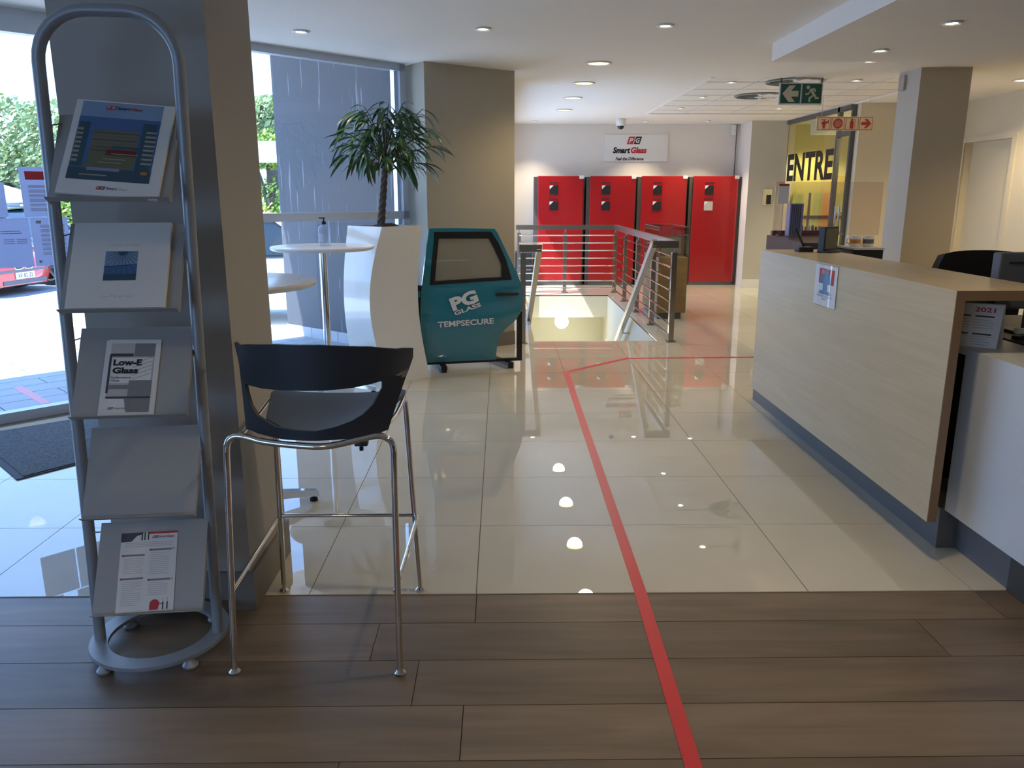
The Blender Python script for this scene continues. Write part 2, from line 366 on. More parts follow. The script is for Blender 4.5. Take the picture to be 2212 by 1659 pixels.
# ------------------------------------------------------------------ floor: slab, tiles, planks
WX0, WX1, WY0, WY1 = 0.32, 1.52, 7.60, 11.22           # stairwell opening
fl = MB()
fl.prism([(-6, -4), (5.7, -4), (5.7, 2.579), (-5.42, 2.579), (-6, 2.0)], -0.2, -0.012)
base_wood = struct('floor', fl, M['plankgap'])
fs = MB()
for poly in ([(-5.42, 2.579), (5.7, 2.579), (5.7, 7.6), (-0.4, 7.6)], [(-0.2, 7.6), (WX0, 7.6), (WX0, 13), (-0.2, 13)], [(WX1, 7.6), (7.3, 7.6), (7.3, 13), (WX1, 13)], [(WX0, WY1), (WX1, WY1), (WX1, 13), (WX0, 13)]):
    fs.prism(poly, -0.2, -0.003)
screed = fs.build('screed', M['grout'], base_wood)
TX, TY, T = -1.294, 2.579, 0.6
g = 0.0016
for i in range(-6, 12):
    for j in range(0, 17):
        x0, x1 = TX + i * T + g, TX + (i + 1) * T - g; y0, y1 = TY + j * T + g, TY + (j + 1) * T - g
        if x0 > 5.4 or y0 > 12.8: continue
        if x0 > 2.3 and y1 < 7.0: continue                      # hidden behind the reception desk
        if y0 > 7.3 and x1 < 0.0: continue
        x1 = min(x1, 5.46)
        rects = [(x0, x1, y0, y1)]
        if x1 > WX0 and x0 < WX1 and y1 > WY0 and y0 < WY1:
            rects = []
            if y0 < WY0: rects.append((x0, x1, y0, WY0)); yy0 = WY0
            else: yy0 = y0
            if y1 > WY1: rects.append((x0, x1, WY1, y1)); yy1 = WY1
            else: yy1 = y1
            if x0 < WX0: rects.append((x0, WX0, yy0, yy1))
            if x1 > WX1: rects.append((WX1, x1, yy0, yy1))
        for (a, b, c, d) in rects:
            poly = [(a, c), (b, c), (b, d), (a, d)]
            if a < -0.1: poly = clip_half(poly, -R2, R2, 7.78 * R2)
            if area(poly) > 0.002: MB().prism(poly, -0.011, 0.0).build('tile', M['tile'], base_wood)
rows = [2.579, 2.385, 2.168, 1.946, 1.722, 1.50, 1.28, 1.06, 0.84, 0.62, 0.40, 0.18, -0.04]
joints = [[-0.092], [-0.410, 1.395], [-0.257, 1.62], [-0.110], [-0.413, 1.40], [-0.20], [0.3], [-0.6], [0.1], [0.5], [-0.3], [0.2]]
for r in range(12):
    y1, y0 = rows[r] - 0.0015, rows[r + 1] + 0.0015
    js = sorted(set(round(j + k * 1.8, 3) for j in joints[r][:1] for k in (-3, -2, -1, 0, 1, 2, 3)))
    if len(joints[r]) > 1: js = sorted([joints[r][0] - 1.8, joints[r][0] - 3.6, joints[r][0], joints[r][1], joints[r][1] + 1.8, joints[r][0] - 5.4, joints[r][1] + 3.6])
    for a, b in zip(js, js[1:]):
        a, b = max(a, -5.0), min(b, 5.3)
        if b - a < 0.1: continue
        cx = (a + b) / 2; cy = (y0 + y1) / 2
        o = MB().box(a - cx + 0.0012, b - cx - 0.0012, y0 - cy, y1 - cy, -0.012, -0.001 + (0.0 if r else 0.0)).build('plank', M['plank'], base_wood)
        o.location = (cx, cy, 0)
MB().box(-4.9, 5.3, 2.574, 2.582, -0.010, 0.0002).build('trim_strip', M['grout'], base_wood)

# ------------------------------------------------------------------ ceiling with a recessed field of lay-in tiles
ce = MB()
for poly in ([(-6, -4), (5.7, -4), (5.7, 7.8), (-0.3, 7.8), (-6, 2.1)], [(-0.2, 7.8), (2.0, 7.8), (2.0, 13), (-0.2, 13)], [(2.0, 11.3), (7.3, 11.3), (7.3, 13), (2.0, 13)], [(4.27, 7.8), (7.3, 7.8), (7.3, 11.3), (4.27, 11.3)]):
    ce.prism(poly, CEIL, CEIL + 0.28)
ceiling = struct('ceiling', ce, M['ceil'])
MB().box(2.0, 4.27, 7.8, 11.3, CEIL + 0.030, CEIL + 0.28).build('recess_back', M['dgrey'], ceiling)  # dark backing stands in for the shadow in the tile gaps
cxs = [2.0, 2.52, 3.12, 3.72, 4.27]; cys = [7.8] + [8.2 + 0.53 * k for k in range(6)] + [11.3]
for a, b in zip(cxs, cxs[1:]):
    for c, d in zip(cys, cys[1:]):
        MB().box(a + 0.007, b - 0.007, c + 0.016, d - 0.016, CEIL + 0.010, CEIL + 0.022).build('ceiling_tile', M['ctile'], ceiling)
gr = MB()
for x in cxs[1:-1]: gr.box(x - 0.012, x + 0.012, 7.8, 11.3, CEIL + 0.022, CEIL + 0.026)
for y in cys[1:-1]: gr.box(2.0, 4.27, y - 0.012, y + 0.012, CEIL + 0.022, CEIL + 0.026)
gr.build('tile_grid', M['dgrey'], ceiling)
tr = MB().box(1.96, 2.0, 7.8, 11.34, CEIL - 0.006, CEIL + 0.008).box(4.25, 4.29, 7.8, 11.34, CEIL - 0.006, CEIL + 0.008)
tr.build('edge_trim', M['ceil'], ceiling)
bulk = struct('ceiling_bulkhead', MB().box(1.97, 5.46, -3.9, 6.1, 2.335, CEIL), M['ceil'])

# ------------------------------------------------------------------ walls
struct('wall_back', MB().box(-0.2, 4.6, 12.83, 13.0, -0.2, CEIL), M['back'])
wl_ = MB().box(-0.05, 0.13, 7.9, 8.25, 0, CEIL).box(-0.05, 0.13, 12.45, 12.83, 0, CEIL).box(-0.05, 0.13, 8.25, 12.45, 2.16, CEIL)
struct('wall_left', wl_, M['back'])
w3 = MB()
for y in (8.25, 9.62, 11.0, 12.41): w3.box(0.0, 0.06, y, y + 0.04, 0, 2.16)
w3.box(0.0, 0.06, 8.25, 12.45, 0, 0.05).box(0.0, 0.06, 8.25, 12.45, 2.11, 2.16)
win3 = struct('window_3', w3, M['alu'])
for y in (8.29, 9.66, 11.04): MB().box(0.026, 0.032, y, y + 1.36, 0.05, 2.11).build('pane', M['glass'], win3)
pier = struct('wall_pier', MB().box(3.72, 4.27, 12.2, 12.83, 0, CEIL), M['taupe3'])
pier.data.materials.append(M['back'])
for p in pier.data.polygons:
    if p.normal.x < -0.9: p.material_index = 1  # left face coloured paler to stand in for window daylight on it
MB().box(3.70, 4.27, 12.18, 12.2, 0, 0.12).build('skirting', M['white'], pier)
wr = MB().box(5.47, 5.67, -4, 8.72, 0, CEIL).box(5.47, 5.67, 9.62, 9.98, 0, CEIL).box(5.47, 5.67, 8.72, 9.62, 1.985, CEIL)
struct('wall_right', wr, M['cream'])
d1 = struct('door_1', MB().box(5.56, 5.60, 8.72, 9.62, 0.005, 1.985), M['cream'])
MB().box(5.455, 5.475, 8.64, 8.72, 0, 2.05).box(5.455, 5.475, 9.62, 9.70, 0, 2.05).box(5.455, 5.475, 8.72, 9.62, 1.985, 2.05).build('door_frame', M['cream'], d1)
struct('wall_return', MB().box(4.30, 5.47, 9.86, 9.98, 0, CEIL), M['cream'])
struct('wall_rear', MB().box(-2.6, 5.7, -4.2, -4.0, 0, CEIL), M['cream'])
w6 = struct('window_6', MB().box(-6.0, -2.6, -4.12, -4.06, 0, 0.1).box(-6.0, -2.6, -4.12, -4.06, 2.36, CEIL), M['alu'])  # unseen opening added so sky light fills the rack and near pillar
for a, b in ((-6.0, -2.6),): MB().box(a, b, -4.095, -4.089, 0.1, 2.36).build('pane', M['glass'], w6)
struct('wall_west', MB().box(-6.2, -6.0, -4.2, 2.0, 0, CEIL), M['taupe'])
# office behind glass at the far right
struct('wall_office', MB().box(4.6, 7.3, 12.83, 13.0, 0, CEIL).box(7.1, 7.3, 9.98, 12.83, 0, CEIL).box(5.47, 7.3, 9.88, 9.98, 0, CEIL), M['yellow'])
gw = MB()
for y, w in ((12.66, 0.05), (12.27, 0.05), (10.37, 0.06), (9.98, 0.04)): gw.box(4.245, 4.295, y - w / 2, y + w / 2, 0, CEIL)
gw.box(4.245, 4.295, 9.98, 12.66, 2.40, CEIL).box(4.245, 4.295, 9.98, 12.66, 0, 0.08).box(4.245, 4.295, 10.0, 10.34, 2.10, 2.16)
gwall = struct('window_4', gw, M['dgrey'])
for a, b in ((12.30, 12.63), (10.40, 12.24), (10.0, 10.34)): MB().box(4.267, 4.273, a, b, 0.08, 2.40).build('pane', M['case'], gwall)
Fe = frame((4.262, 12.1, 1.585), (0, -1, 0), (0, 0, 1))
text('lettering', 'ENTRE', Fe, 0.82, 0, 0.4, M['print_black'], gwall, bold=0.035, width=1.66, height=0.385, w=0.0)
for y in (10.14, 10.03):
    MB().tube([(4.22, y, 0.84), (4.22, y, 1.25)], 0.011, 10).tube([(4.22, y, 0.92), (4.265, y, 0.92)], 0.007, 8).tube([(4.22, y, 1.17), (4.265, y, 1.17)], 0.007, 8).build('pull_handle', M['chrome'], gwall)
offl = thing('office_display_wall', 'yellow, lime and orange striped display wall inside the glazed office', 'display panel', (4.9, 12.80, 0))
for k, (a, b, mm) in enumerate(((-0.28, -0.12, 'lime'), (-0.12, 0.06, 'yellow'), (0.06, 0.2, 'lime'), (0.2, 0.38, 'orange'), (0.38, 0.7, 'lime'))):
    MB().box(a, b, -0.03, 0.0, 0.0, 1.42).build('panel', M[mm], offl)
MB().box(-0.28, 0.7, -0.05, -0.03, 1.02, 1.07).box(-0.03, 0.0, -0.05, -0.03, 0.4, 1.42).build('rail', M['brown'], offl)
ob = thing('office_ceiling_box', 'white ceiling box with a lit tube inside the yellow office', 'ceiling box', (4.85, 12.0, CEIL))
MB().box(-0.22, 0.25, -0.3, 0.3, -0.20, 0).build('housing', M['ceil'], ob)
MB().box(-0.15, 0.18, -0.315, -0.302, -0.10, -0.07).build('tube', M['warm'], ob)
for x, y, e in ((4.85, 12.35, 45), (5.6, 11.0, 70)):
    L = bpy.data.lights.new('office_lamp', 'SPOT'); L.energy = e; L.spot_size = math.radians(140); L.spot_blend = 0.6; L.shadow_soft_size = 0.08; L.color = (1.0, 0.87, 0.55)
    lo = bpy.data.objects.new('office_lamp', L); col.objects.link(lo); lo.location = (x, y, CEIL - 0.23)

# ------------------------------------------------------------------ pillars
p1 = struct('wall_pillar', MB().box(-1.318, -0.862, 2.492, 2.93, 0, CEIL), M['taupe'])
MB().box(-1.328, -0.850, 2.478, 2.492, 0, 0.14).box(-0.862, -0.850, 2.4922, 2.94, 0, 0.14).box(-1.328, -1.318, 2.4922, 2.94, 0, 0.14).build('skirting', M['base'], p1)
A2, B2, N2 = Vector((-0.633, 6.92)), Vector((0.122, 7.455)), Vector((-0.578, 0.816))
pp = [A2, B2, B2 + N2 * 0.55, A2 + N2 * 0.36]
p2 = struct('wall_pillar_corner', MB().prism([tuple(q) for q in pp], 0, CEIL), M['taupe2'])
e2 = (B2 - A2).normalized()
a, b = A2 - N2 * 0.012 - e2 * 0.012, B2 - N2 * 0.012
MB().prism([tuple(a), tuple(b), tuple(b + N2 * 0.014), tuple(a + N2 * 0.014)], 0, 0.13).build('skirting', M['base'], p2)
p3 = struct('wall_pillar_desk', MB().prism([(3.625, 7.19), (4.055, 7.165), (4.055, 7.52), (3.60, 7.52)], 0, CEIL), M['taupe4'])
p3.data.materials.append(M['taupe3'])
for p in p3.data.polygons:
    if p.normal.x < -0.9: p.material_index = 1  # left side gets a lighter tone, the lit copy of the column paint
MB().bbox(3.585, 3.612, 7.40, 7.50, 2.30, 2.43, 0.006).build('sensor', M['taupe'], p3)

# ------------------------------------------------------------------ glazed front, running at 45 degrees
def FP(s, d=0.0):      # point on the glazing line, s along it, d outward
    return (-0.85 + (s - d) * R2, 7.10 + (s + d) * R2)
def fbar(mb, s0, s1, z0, z1, d0=-0.03, d1=0.05, m=0):
    return mb.prism([FP(s0, d0), FP(s1, d0), FP(s1, d1), FP(s0, d1)], z0, z1, m)
def window(n, s0, s1, transom=None, rail=0.06, head=2.36, mull=()):
    mb = MB()
    fbar(mb, s0, s0 + 0.06, 0, CEIL); fbar(mb, s1 - 0.06, s1, 0, CEIL)
    fbar(mb, s0, s1, head, CEIL); fbar(mb, s0, s1, -0.04, rail)
    for q in mull: fbar(mb, q - 0.03, q + 0.03, rail, head)
    if transom: fbar(mb, s0, s1, transom[0], transom[1])
    w = struct('window_%d' % n, mb, M['alu'])
    xs = [s0 + 0.06] + list(mull) + [s1 - 0.06]
    zs = [(rail, head)] if not transom else [(rail, transom[0]), (transom[1], head)]
    for a, b in zip(xs, xs[1:]):
        for z0, z1 in zs:
            fbar(MB(), a + 0.0, b, z0, z1, 0.008, 0.014).build('pane', M['glass'], w) if False else fbar(MB(), a, b, z0, z1, 0.008, 0.014).build('pane', M['glass'], w)
    return w
window(1, -2.15, 0.03, transom=(1.19, 1.255), head=2.405)
window(2, -4.6, -2.20, head=2.325)
window(5, -7.2, -4.65, head=2.325, mull=(-5.9,))
# canopy above the pavement and the fin wall beside the window
can = MB().prism([FP(-9.0, 0.0), FP(1.0, 0.0), FP(1.0, 2.0), FP(-9.0, 2.0)], 2.85, 3.05)
struct('roof_canopy', can, M['ceil'])
struct('wall_parapet', MB().prism([FP(-9.0, 0.05), FP(1.2, 0.05), FP(1.2, -0.2), FP(-9.0, -0.2)], CEIL + 0.285, 3.4), M['taupe'])
fin = struct('wall_fin', MB().prism([(-2.205, 8.085), (-0.93, 7.06), (-0.955, 7.105), (-2.105, 8.21)], 0, 3.6), M['fin'])
for k in range(4):
    q0 = Vector((-2.205, 8.085)) + Vector((0.779, -0.627)) * (0.40 * k + 0.003); q1 = q0 + Vector((0.779, -0.627)) * 0.394; nn = Vector((-0.627, -0.779)) * 0.012
    MB().prism([tuple(q0), tuple(q0 + nn), tuple(q1 + nn), tuple(q1)], 0.0, 0.10).build('skirting_tile', M['fintile'], fin)

# ------------------------------------------------------------------ outside ground
pv = struct('ground_pavement', MB().prism([FP(-9.0, -0.2), FP(0.1, -0.2), FP(0.1, 2.15), FP(-9.0, 2.15)], -0.35, -0.012), M['grout'])
for r in range(9):
    off = 0.45 if r % 2 else 0.0
    for k in range(-9, 0):
        a, b = k * 0.9 + off + 0.004, k * 0.9 + 0.9 + off - 0.004
        d0, d1 = 0.07 + r * 0.23 + 0.004, 0.07 + (r + 1) * 0.23 - 0.004
        fbar(MB(), a, b, -0.02, 0.0, d0, d1).build('paver', M['paver'], pv)
struct('ground_street', MB().prism([(-60, -20), (-6.3, -20), (-6.3, 3.0), (-8.2, 3.4), (-60, 3.4)], -0.6, -0.30).prism([(-60, 3.4), (-8.2, 3.4), (-0.15, 11.45), (-0.15, 80), (-60, 80)], -0.6, -0.30).prism([(-30, -2), FP(-9, 2.15), FP(0.1, 2.15), (-0.4, 11.5), (-0.4, 20), (-3, 22), (-7.35, 18.8), (-7.991, 14.36), (-8.195, 12.96), (-8.5, 10.9), (-12, 4), (-30, 3.0)], -0.299, -0.295, 1), [M['asphalt'], M['concrete']])
strip = MB(); fbar(strip, -2.93, -2.87, 0.0005, 0.0012, 0.32, 1.01)
tag(strip.build('pavement_tape', M['tape']), 'short faded red tape strip on the shaded pavement outside the glass', 'floor tape')

def bar(mb, p, q, w, h, up=(0, 0, 1), m=0):
    p, q = Vector(p), Vector(q); t = (q - p).normalized(); s = t.cross(Vector(up)).normalized(); u = s.cross(t).normalized()
    vs = []
    for c in (p, q):
        for a, b in ((-1, -1), (1, -1), (1, 1), (-1, 1)): vs.append(c + s * (a * w / 2) + u * (b * h / 2))
    return mb.add(vs, [(0, 1, 2, 3), (7, 6, 5, 4)] + [(i, (i + 1) % 4, 4 + (i + 1) % 4, 4 + i) for i in range(4)], m)

# ------------------------------------------------------------------ stairwell
sw = MB()
sw.box(WX0 - 0.06, WX0 + 0.004, WY0 - 0.3, WY1 + 0.5, -2.8, -0.014).box(WX1 - 0.004, WX1 + 0.06, WY0 - 0.3, WY1 + 0.5, -2.8, -0.014)
sw.box(WX0, WX1, WY1 - 0.004, WY1 + 0.06, -0.317, -0.014).box(WX0 - 0.06, WX1 + 0.06, WY1 + 0.45, WY1 + 0.5, -2.8, -0.25).box(WX0 - 0.06, WX1 + 0.06, WY1 + 0.002, WY1 + 0.5, -0.322, -0.30)
sw.box(WX0, WX1, WY0 - 0.06, WY0 + 0.004, -2.8, -0.014)
struct('wall_stairwell', sw, M['shaft'])
stairs = struct('floor_stairs', MB().box(WX0, WX1, 10.4, WY1 + 0.45, -2.0, -1.85), M['stairt'])
for k in range(10):
    MB().box(WX0, WX1, WY0 + 0.28 * k, WY0 + 0.28 * (k + 1), -0.185 * (k + 1) - 0.2, -0.185 * (k + 1)).build('step', M['stairt'], stairs)
gl = thing('wall_globe_lamp', 'lit round white globe lamp on the far wall down the stairwell', 'wall lamp', (0.855, 11.11, -0.365))
MB().lathe([(0.0, -0.1), (0.05, -0.088), (0.09, -0.045), (0.1, 0.0), (0.09, 0.045), (0.05, 0.088), (0.0, 0.1)], 20).build('globe', M['globe'], gl)
MB().box(-0.05, 0.05, 0.075, 0.106, -0.05, 0.05).build('backplate', M['camw'], gl)
L = bpy.data.lights.new('globe_light', 'POINT'); L.energy = 5; L.color = (1, 0.97, 0.88); L.shadow_soft_size = 0.1
lo = bpy.data.objects.new('globe_light', L); col.objects.link(lo); lo.location = (0.855, 11.0, -0.55)

bal = thing('stair_balustrade', 'brushed steel balustrade with horizontal bars around the stair opening', 'balustrade', (0, 0, 0))
def post(x, y, z1=0.862):
    o = MB().box(-0.025, 0.025, -0.025, 0.025, 0.006, z1).box(-0.045, 0.045, -0.045, 0.045, 0, 0.008).lathe([(0.007, z1), (0.007, 0.91)], 8).build('post', M['steel'], bal)
    o.location = (x, y, 0)
for x, y in ((0.256, 11.52), (0.92, 11.52), (1.645, 11.52), (1.645, 10.54), (1.645, 9.56), (1.645, 8.58), (1.645, 7.555), (0.205, 7.50)): post(x, y)
tr = MB(); bar(tr, (0.21, 11.52, 0.938), (1.68, 11.52, 0.938), 0.05, 0.066); tr.build('top_rail', M['steel'], bal)
tr = MB(); bar(tr, (1.645, 11.49, 0.938), (1.645, 7.53, 0.938), 0.06, 0.066); tr.build('top_rail', M['steel'], bal)
tr = MB(); bar(tr, (1.43, 7.54, 0.938), (1.675, 7.54, 0.938), 0.05, 0.066); bar(tr, (1.445, 7.53, 0.955), (1.435, 9.75, -0.44), 0.05, 0.066)
bar(tr, (1.43, 9.2, -0.12), (1.43, 9.2, -0.2), 0.012, 0.012, up=(0, 1, 0)); bar(tr, (1.43, 9.2, -0.2), (1.52, 9.2, -0.2), 0.012, 0.012)
tr.build('handrail', M['steel'], bal)
tr = MB(); bar(tr, (0.168, 7.50, 0.905), (0.382, 7.50, 0.905), 0.05, 0.066); bar(tr, (0.36, 7.49, 0.92), (0.29, 9.75, -0.50), 0.05, 0.066)
bar(tr, (0.33, 9.0, -0.05), (0.33, 9.0, -0.14), 0.012, 0.012, up=(0, 1, 0))
tr.build('handrail', M['steel'], bal)
for k in range(8):
    z = 0.07 + 0.108 * k
    MB().tube([(0.256, 11.49, z), (1.645, 11.49, z)], 0.008, 8).build('rail', M['chrome'], bal)
    MB().tube([(1.618, 11.5, z), (1.618, 7.555, z)], 0.008, 8).build('rail', M['chrome'], bal)

# ------------------------------------------------------------------ red display cabinets on the back wall
def cabinet(i, x0, label, last=False):
    t = thing('red_display_cabinet', label, 'cabinet', (x0, 12.49, 0), 0, 'red display cabinets on the back wall')
    MB().box(-0.055, 0.70 + (0.085 if last else 0.012), 0.04, 0.335, 0.0, 1.66).build('cabinet_body', M['body'], t)
    MB().box(0.0, 0.68, 0.012, 0.05, 0.0, 0.05).build('plinth', M['plinth'], t)
    MB().bbox(0.0, 0.695, 0.0, 0.032, 0.05, 1.672, 0.006).build('door', M['red'], t)
    MB().bbox(0.635, 0.705, -0.008, 0.04, 1.63, 1.68, 0.004).build('corner_clip', M['mug'], t)
    Fc = frame((0, -0.003, 0), XY, XZ)
    for z0 in (1.395, 1.155):
        wd = MB().fbox(Fc, 0.178, 0.312, z0, z0 + 0.135, 0, 0.004).build('small_window', M['black'] if not (last and z0 < 1.3) else M['print_lgrey'], t)
        MB().slab([(0.180, z0 + 0.080), (0.240, z0 + 0.136), (0.180, z0 + 0.136)], Fc, 0.003, 0.006).build('corner_highlight', M['white'], wd)  # diagonal highlight on the small window, painted as a white triangle
        cp = MB(); lines(cp, Fc, 0.175, 0.32, z0 + 0.155, z0 + 0.19, 2, 0.008, 0, 0.001, i); cp.build('caption_print', M['print_black'], t)
cabs = ['leftmost red cabinet on the back wall, behind the left end of the balustrade', 'second red cabinet from the left on the back wall',
        'third red cabinet from the left, behind the glass display case', 'rightmost red cabinet, in the corner beside the pier']
for i, x in enumerate((0.567, 1.372, 2.165, 2.965)): cabinet(i, x, cabs[i], i == 3)
bx = thing('dark_box', 'black box on the floor left of the leftmost red cabinet', 'box', (0.38, 12.4, 0))
MB().bbox(-0.16, 0.10, 0, 0.35, 0, 0.52, 0.01).build('case', M['black'], bx)
MB().box(-0.15, 0.09, -0.004, 0.0, 0.24, 0.26).build('seam', M['dgrey'], bx)

sg = thing('wall_sign', 'white landscape sign with red and black logo above the red cabinets', 'sign', (2.106, 12.83, 2.10))
MB().box(-0.50, 0.50, -0.022, 0, -0.2, 0.2).build('panel', M['print_white'], sg)
Fs = frame((0, -0.023, 0), XY, XZ)
lg = MB(); lg.slab([(-0.185, 0.058), (-0.088, 0.058), (-0.052, 0.172), (-0.149, 0.172)], Fs, 0, 0.001, 0); lg.slab([(-0.077, 0.058), (0.016, 0.058), (0.052, 0.172), (-0.041, 0.172)], Fs, 0, 0.001, 1)
lgo = lg.build('logo', [M['print_red'], M['print_black']], sg); lgo.location = (0.04, 0, 0)
text('lettering', 'P', Fs, -0.078, 0.078, 0.1, M['print_white'], sg, bold=0.03, shear=0.3, height=0.072, width=0.066, w=0.002)
text('lettering', 'G', Fs, 0.028, 0.078, 0.1, M['print_white'], sg, bold=0.03, shear=0.3, height=0.074, width=0.066, w=0.002)
text('lettering', 'Smart', Fs, -0.358, -0.078, 0.1, M['print_black'], sg, bold=0.05, shear=0.18, align='LEFT', width=0.272, height=0.093, w=0.001)
text('lettering', 'Glass', Fs, -0.078, -0.078, 0.1, M['print_red'], sg, bold=0.05, shear=0.18, align='LEFT', width=0.25, height=0.095, w=0.001)
text('lettering', 'Feel the Difference', Fs, -0.313, -0.185, 0.1, M['print_black'], sg, bold=0.03, shear=0.25, align='LEFT', width=0.44, height=0.05, w=0.001)

cm = thing('dome_camera', 'small white dome camera hanging from the ceiling before the wall sign', 'security camera', (1.735, 11.95, CEIL))
MB().lathe([(0.060, 0), (0.075, -0.02), (0.072, -0.075), (0.058, -0.095), (0.045, -0.10)], 20).build('housing', M['camw'], cm)
MB().lathe([(0.048, -0.095), (0.045, -0.12), (0.03, -0.142), (0.0, -0.15)], 18).build('dome', M['camd'], cm)
mo = thing('motion_sensor', 'white motion sensor high in the corner above the rightmost red cabinet', 'sensor', (3.62, 12.83, 2.40))
MB().bbox(-0.035, 0.035, -0.07, 0, -0.11, 0.05, 0.015).build('housing', M['camw'], mo)
MB().bbox(-0.025, 0.025, -0.078, -0.06, -0.09, -0.03, 0.008).build('lens', M['mug'], mo)
MB().tube([(0.055, -0.01, 0.05), (0.055, -0.01, -0.72)], 0.006, 6).build('cable', M['dgrey'], mo)
sw_ = thing('access_panel', 'steel card access panel on the pier beside the glazed office', 'access panel', (3.985, 12.2, 1.36))
MB().bbox(-0.04, 0.10, -0.02, 0, -0.12, 0.12, 0.004).build('plate', M['chrome'], sw_)
MB().bbox(0.02, 0.09, -0.035, -0.018, -0.11, 0.03, 0.004).build('reader', M['black'], sw_)

# ------------------------------------------------------------------ glass display case
dc = thing('display_case', 'glass display case on a brown wooden pedestal beside the balustrade', 'display case', (1.775, 8.96, 0))
MB().box(0.02, 0.29, 0.04, 0.88, 0, 0.075).build('plinth', M['dgrey'], dc)
MB().bbox(0.0, 0.335, 0.0, 0.92, 0.075, 0.705, 0.008).build('pedestal', M['plinthwood'], dc)
W, D, H0, H1 = 0.335, 0.92, 0.706, 1.035
for q in ((0, W, 0, 0.006, H0, H1), (0, W, D - 0.006, D, H0, H1), (0, 0.006, 0.006, D - 0.006, H0, H1), (W - 0.006, W, 0.006, D - 0.006, H0, H1), (0, W, 0, D, H1, H1 + 0.006)):
    MB().box(*q).build('glass_panel', M['case'], dc)
ed = MB()
for x in (0, W):
    for y in (0, D): ed.box(x - 0.003, x + 0.003, y - 0.003, y + 0.003, H0, H1 + 0.007)
for x in (0, W): ed.box(x - 0.003, x + 0.003, 0, D, H1 + 0.003, H1 + 0.008)
for y in (0, D): ed.box(0, W, y - 0.003, y + 0.003, H1 + 0.003, H1 + 0.008)
ed.build('edge', M['dgrey'], dc)
for k, (x, y, w, h, a) in enumerate(((0.20, 0.30, 0.24, 0.22, 'square glass sample with a dark frame at the front of the display case'), (0.15, 0.62, 0.22, 0.16, 'smaller glass sample standing behind the framed one in the display case'))):
    s = thing('glass_sample', a, 'glass sample', (1.775 + x, 8.96 + y, H0 + 0.001))
    MB().box(-w / 2, w / 2, -0.01, 0.01, 0.012, h).build('pane', M['samples'], s)
    f = MB().box(-w / 2 - 0.008, w / 2 + 0.008, -0.015, 0.015, 0, 0.014)
    f.box(-w / 2 - 0.008, -w / 2, -0.013, 0.013, 0.014, h + 0.006).box(w / 2, w / 2 + 0.008, -0.013, 0.013, 0.014, h + 0.006).box(-w / 2, w / 2, -0.013, 0.013, h, h + 0.006)
    f.build('frame', M['dgrey'], s)

# ------------------------------------------------------------------ ceiling lights
def downlight(x, y, r, warm, watts, z=CEIL, label='', group=''):
    t = thing('downlight', label, 'ceiling light', (x, y, z), 0, group)
    MB().lathe([(r, 0.0), (r + 0.022, -0.001), (r + 0.026, -0.008), (r + 0.016, -0.012), (r + 0.001, -0.007)], 24).build('trim_ring', M['camw'], t)
    MB().lathe([(0.0, -0.0035), (r, -0.0035)], 24, smooth=False).build('lit_disc', M['warm'] if warm else M['cool'], t)
    if watts:
        L = bpy.data.lights.new('downlight_lamp', 'SPOT'); L.energy = watts; L.spot_size = math.radians(150 if warm else 95); L.spot_blend = 0.7; L.shadow_soft_size = r
        L.color = (1.0, 0.78, 0.48) if warm else (1.0, 0.84, 0.60)
        lo = bpy.data.objects.new('downlight_lamp', L); col.objects.link(lo); lo.location = (x, y, z - 0.02)
for i, (y, nm) in enumerate(((6.995, 'nearest'), (8.198, 'second nearest'), (9.414, 'third nearest'), (10.714, 'farthest'))):
    downlight(0.815, y, 0.085, True, 36, label='%s large warm downlight in the row leading to the back wall' % nm, group='large warm downlights in the plaster ceiling')
downlight(4.80, 10.17, 0.085, True, 80, label='large warm downlight left of the tall column, above the fire sign', group='large warm downlights in the plaster ceiling')
downlight(5.0, 7.92, 0.085, True, 90, label='large warm downlight cut by the right edge, above the plain door', group='large warm downlights in the plaster ceiling')
SG = 'small bright spot downlights'
for (x, y, z, w, lb) in ((-1.341, 5.705, CEIL, 12, 'small spot downlight nearest the left window'), (-0.117, 5.60, CEIL, 12, 'small spot downlight at the top middle left of the ceiling'), (1.063, 5.48, CEIL, 12, 'small spot downlight left of the dropped bulkhead'),
                         (2.537, 5.615, 2.335, 12, 'farther of two spot downlights under the dropped bulkhead'), (2.533, 4.741, 2.335, 12, 'nearer of two spot downlights under the dropped bulkhead, top right'),
                         (3.02, 6.85, CEIL, 0, 'spot downlight half hidden by the far edge of the bulkhead'), (0.50, 12.3, CEIL, 50, 'spot downlight at the left end before the back wall'),
                         (2.15, 12.3, CEIL, 50, 'dim spot downlight right of the dome camera'), (3.05, 12.2, CEIL, 60, 'dim spot downlight near the motion sensor')):
    downlight(x, y, 0.032, False, w, z, lb, SG)
for (x, y, lb) in ((2.257, 8.178, 'nearest spot downlight at the left side of the tiled ceiling'), (2.277, 9.394, 'middle spot downlight at the left side of the tiled ceiling'), (2.294, 10.582, 'farthest spot downlight at the left side of the tiled ceiling'),
                   (3.547, 10.565, 'spot downlight under the green exit sign in the tiled ceiling'), (3.43, 8.033, 'spot downlight right of the green exit sign in the tiled ceiling')):
    downlight(x, y, 0.030, False, 10, CEIL + 0.009, lb, SG)
for (x, y, e_, lb_) in ((0.9, 2.4, 42, 'overhead warm downlight above the long red tape'), (0.9, -0.6, 55, 'warm downlight overhead behind the viewpoint'), (-1.5, -1.6, 45, 'warm downlight behind the viewpoint on the window side'), (4.6, 5.7, 60, 'warm downlight overhead behind the oak desk')):   # unseen fill lamps added overhead and behind the camera
    downlight(x, y, 0.085, True, e_, 2.335 if x > 1.98 else CEIL, lb_, 'downlights outside the picture')
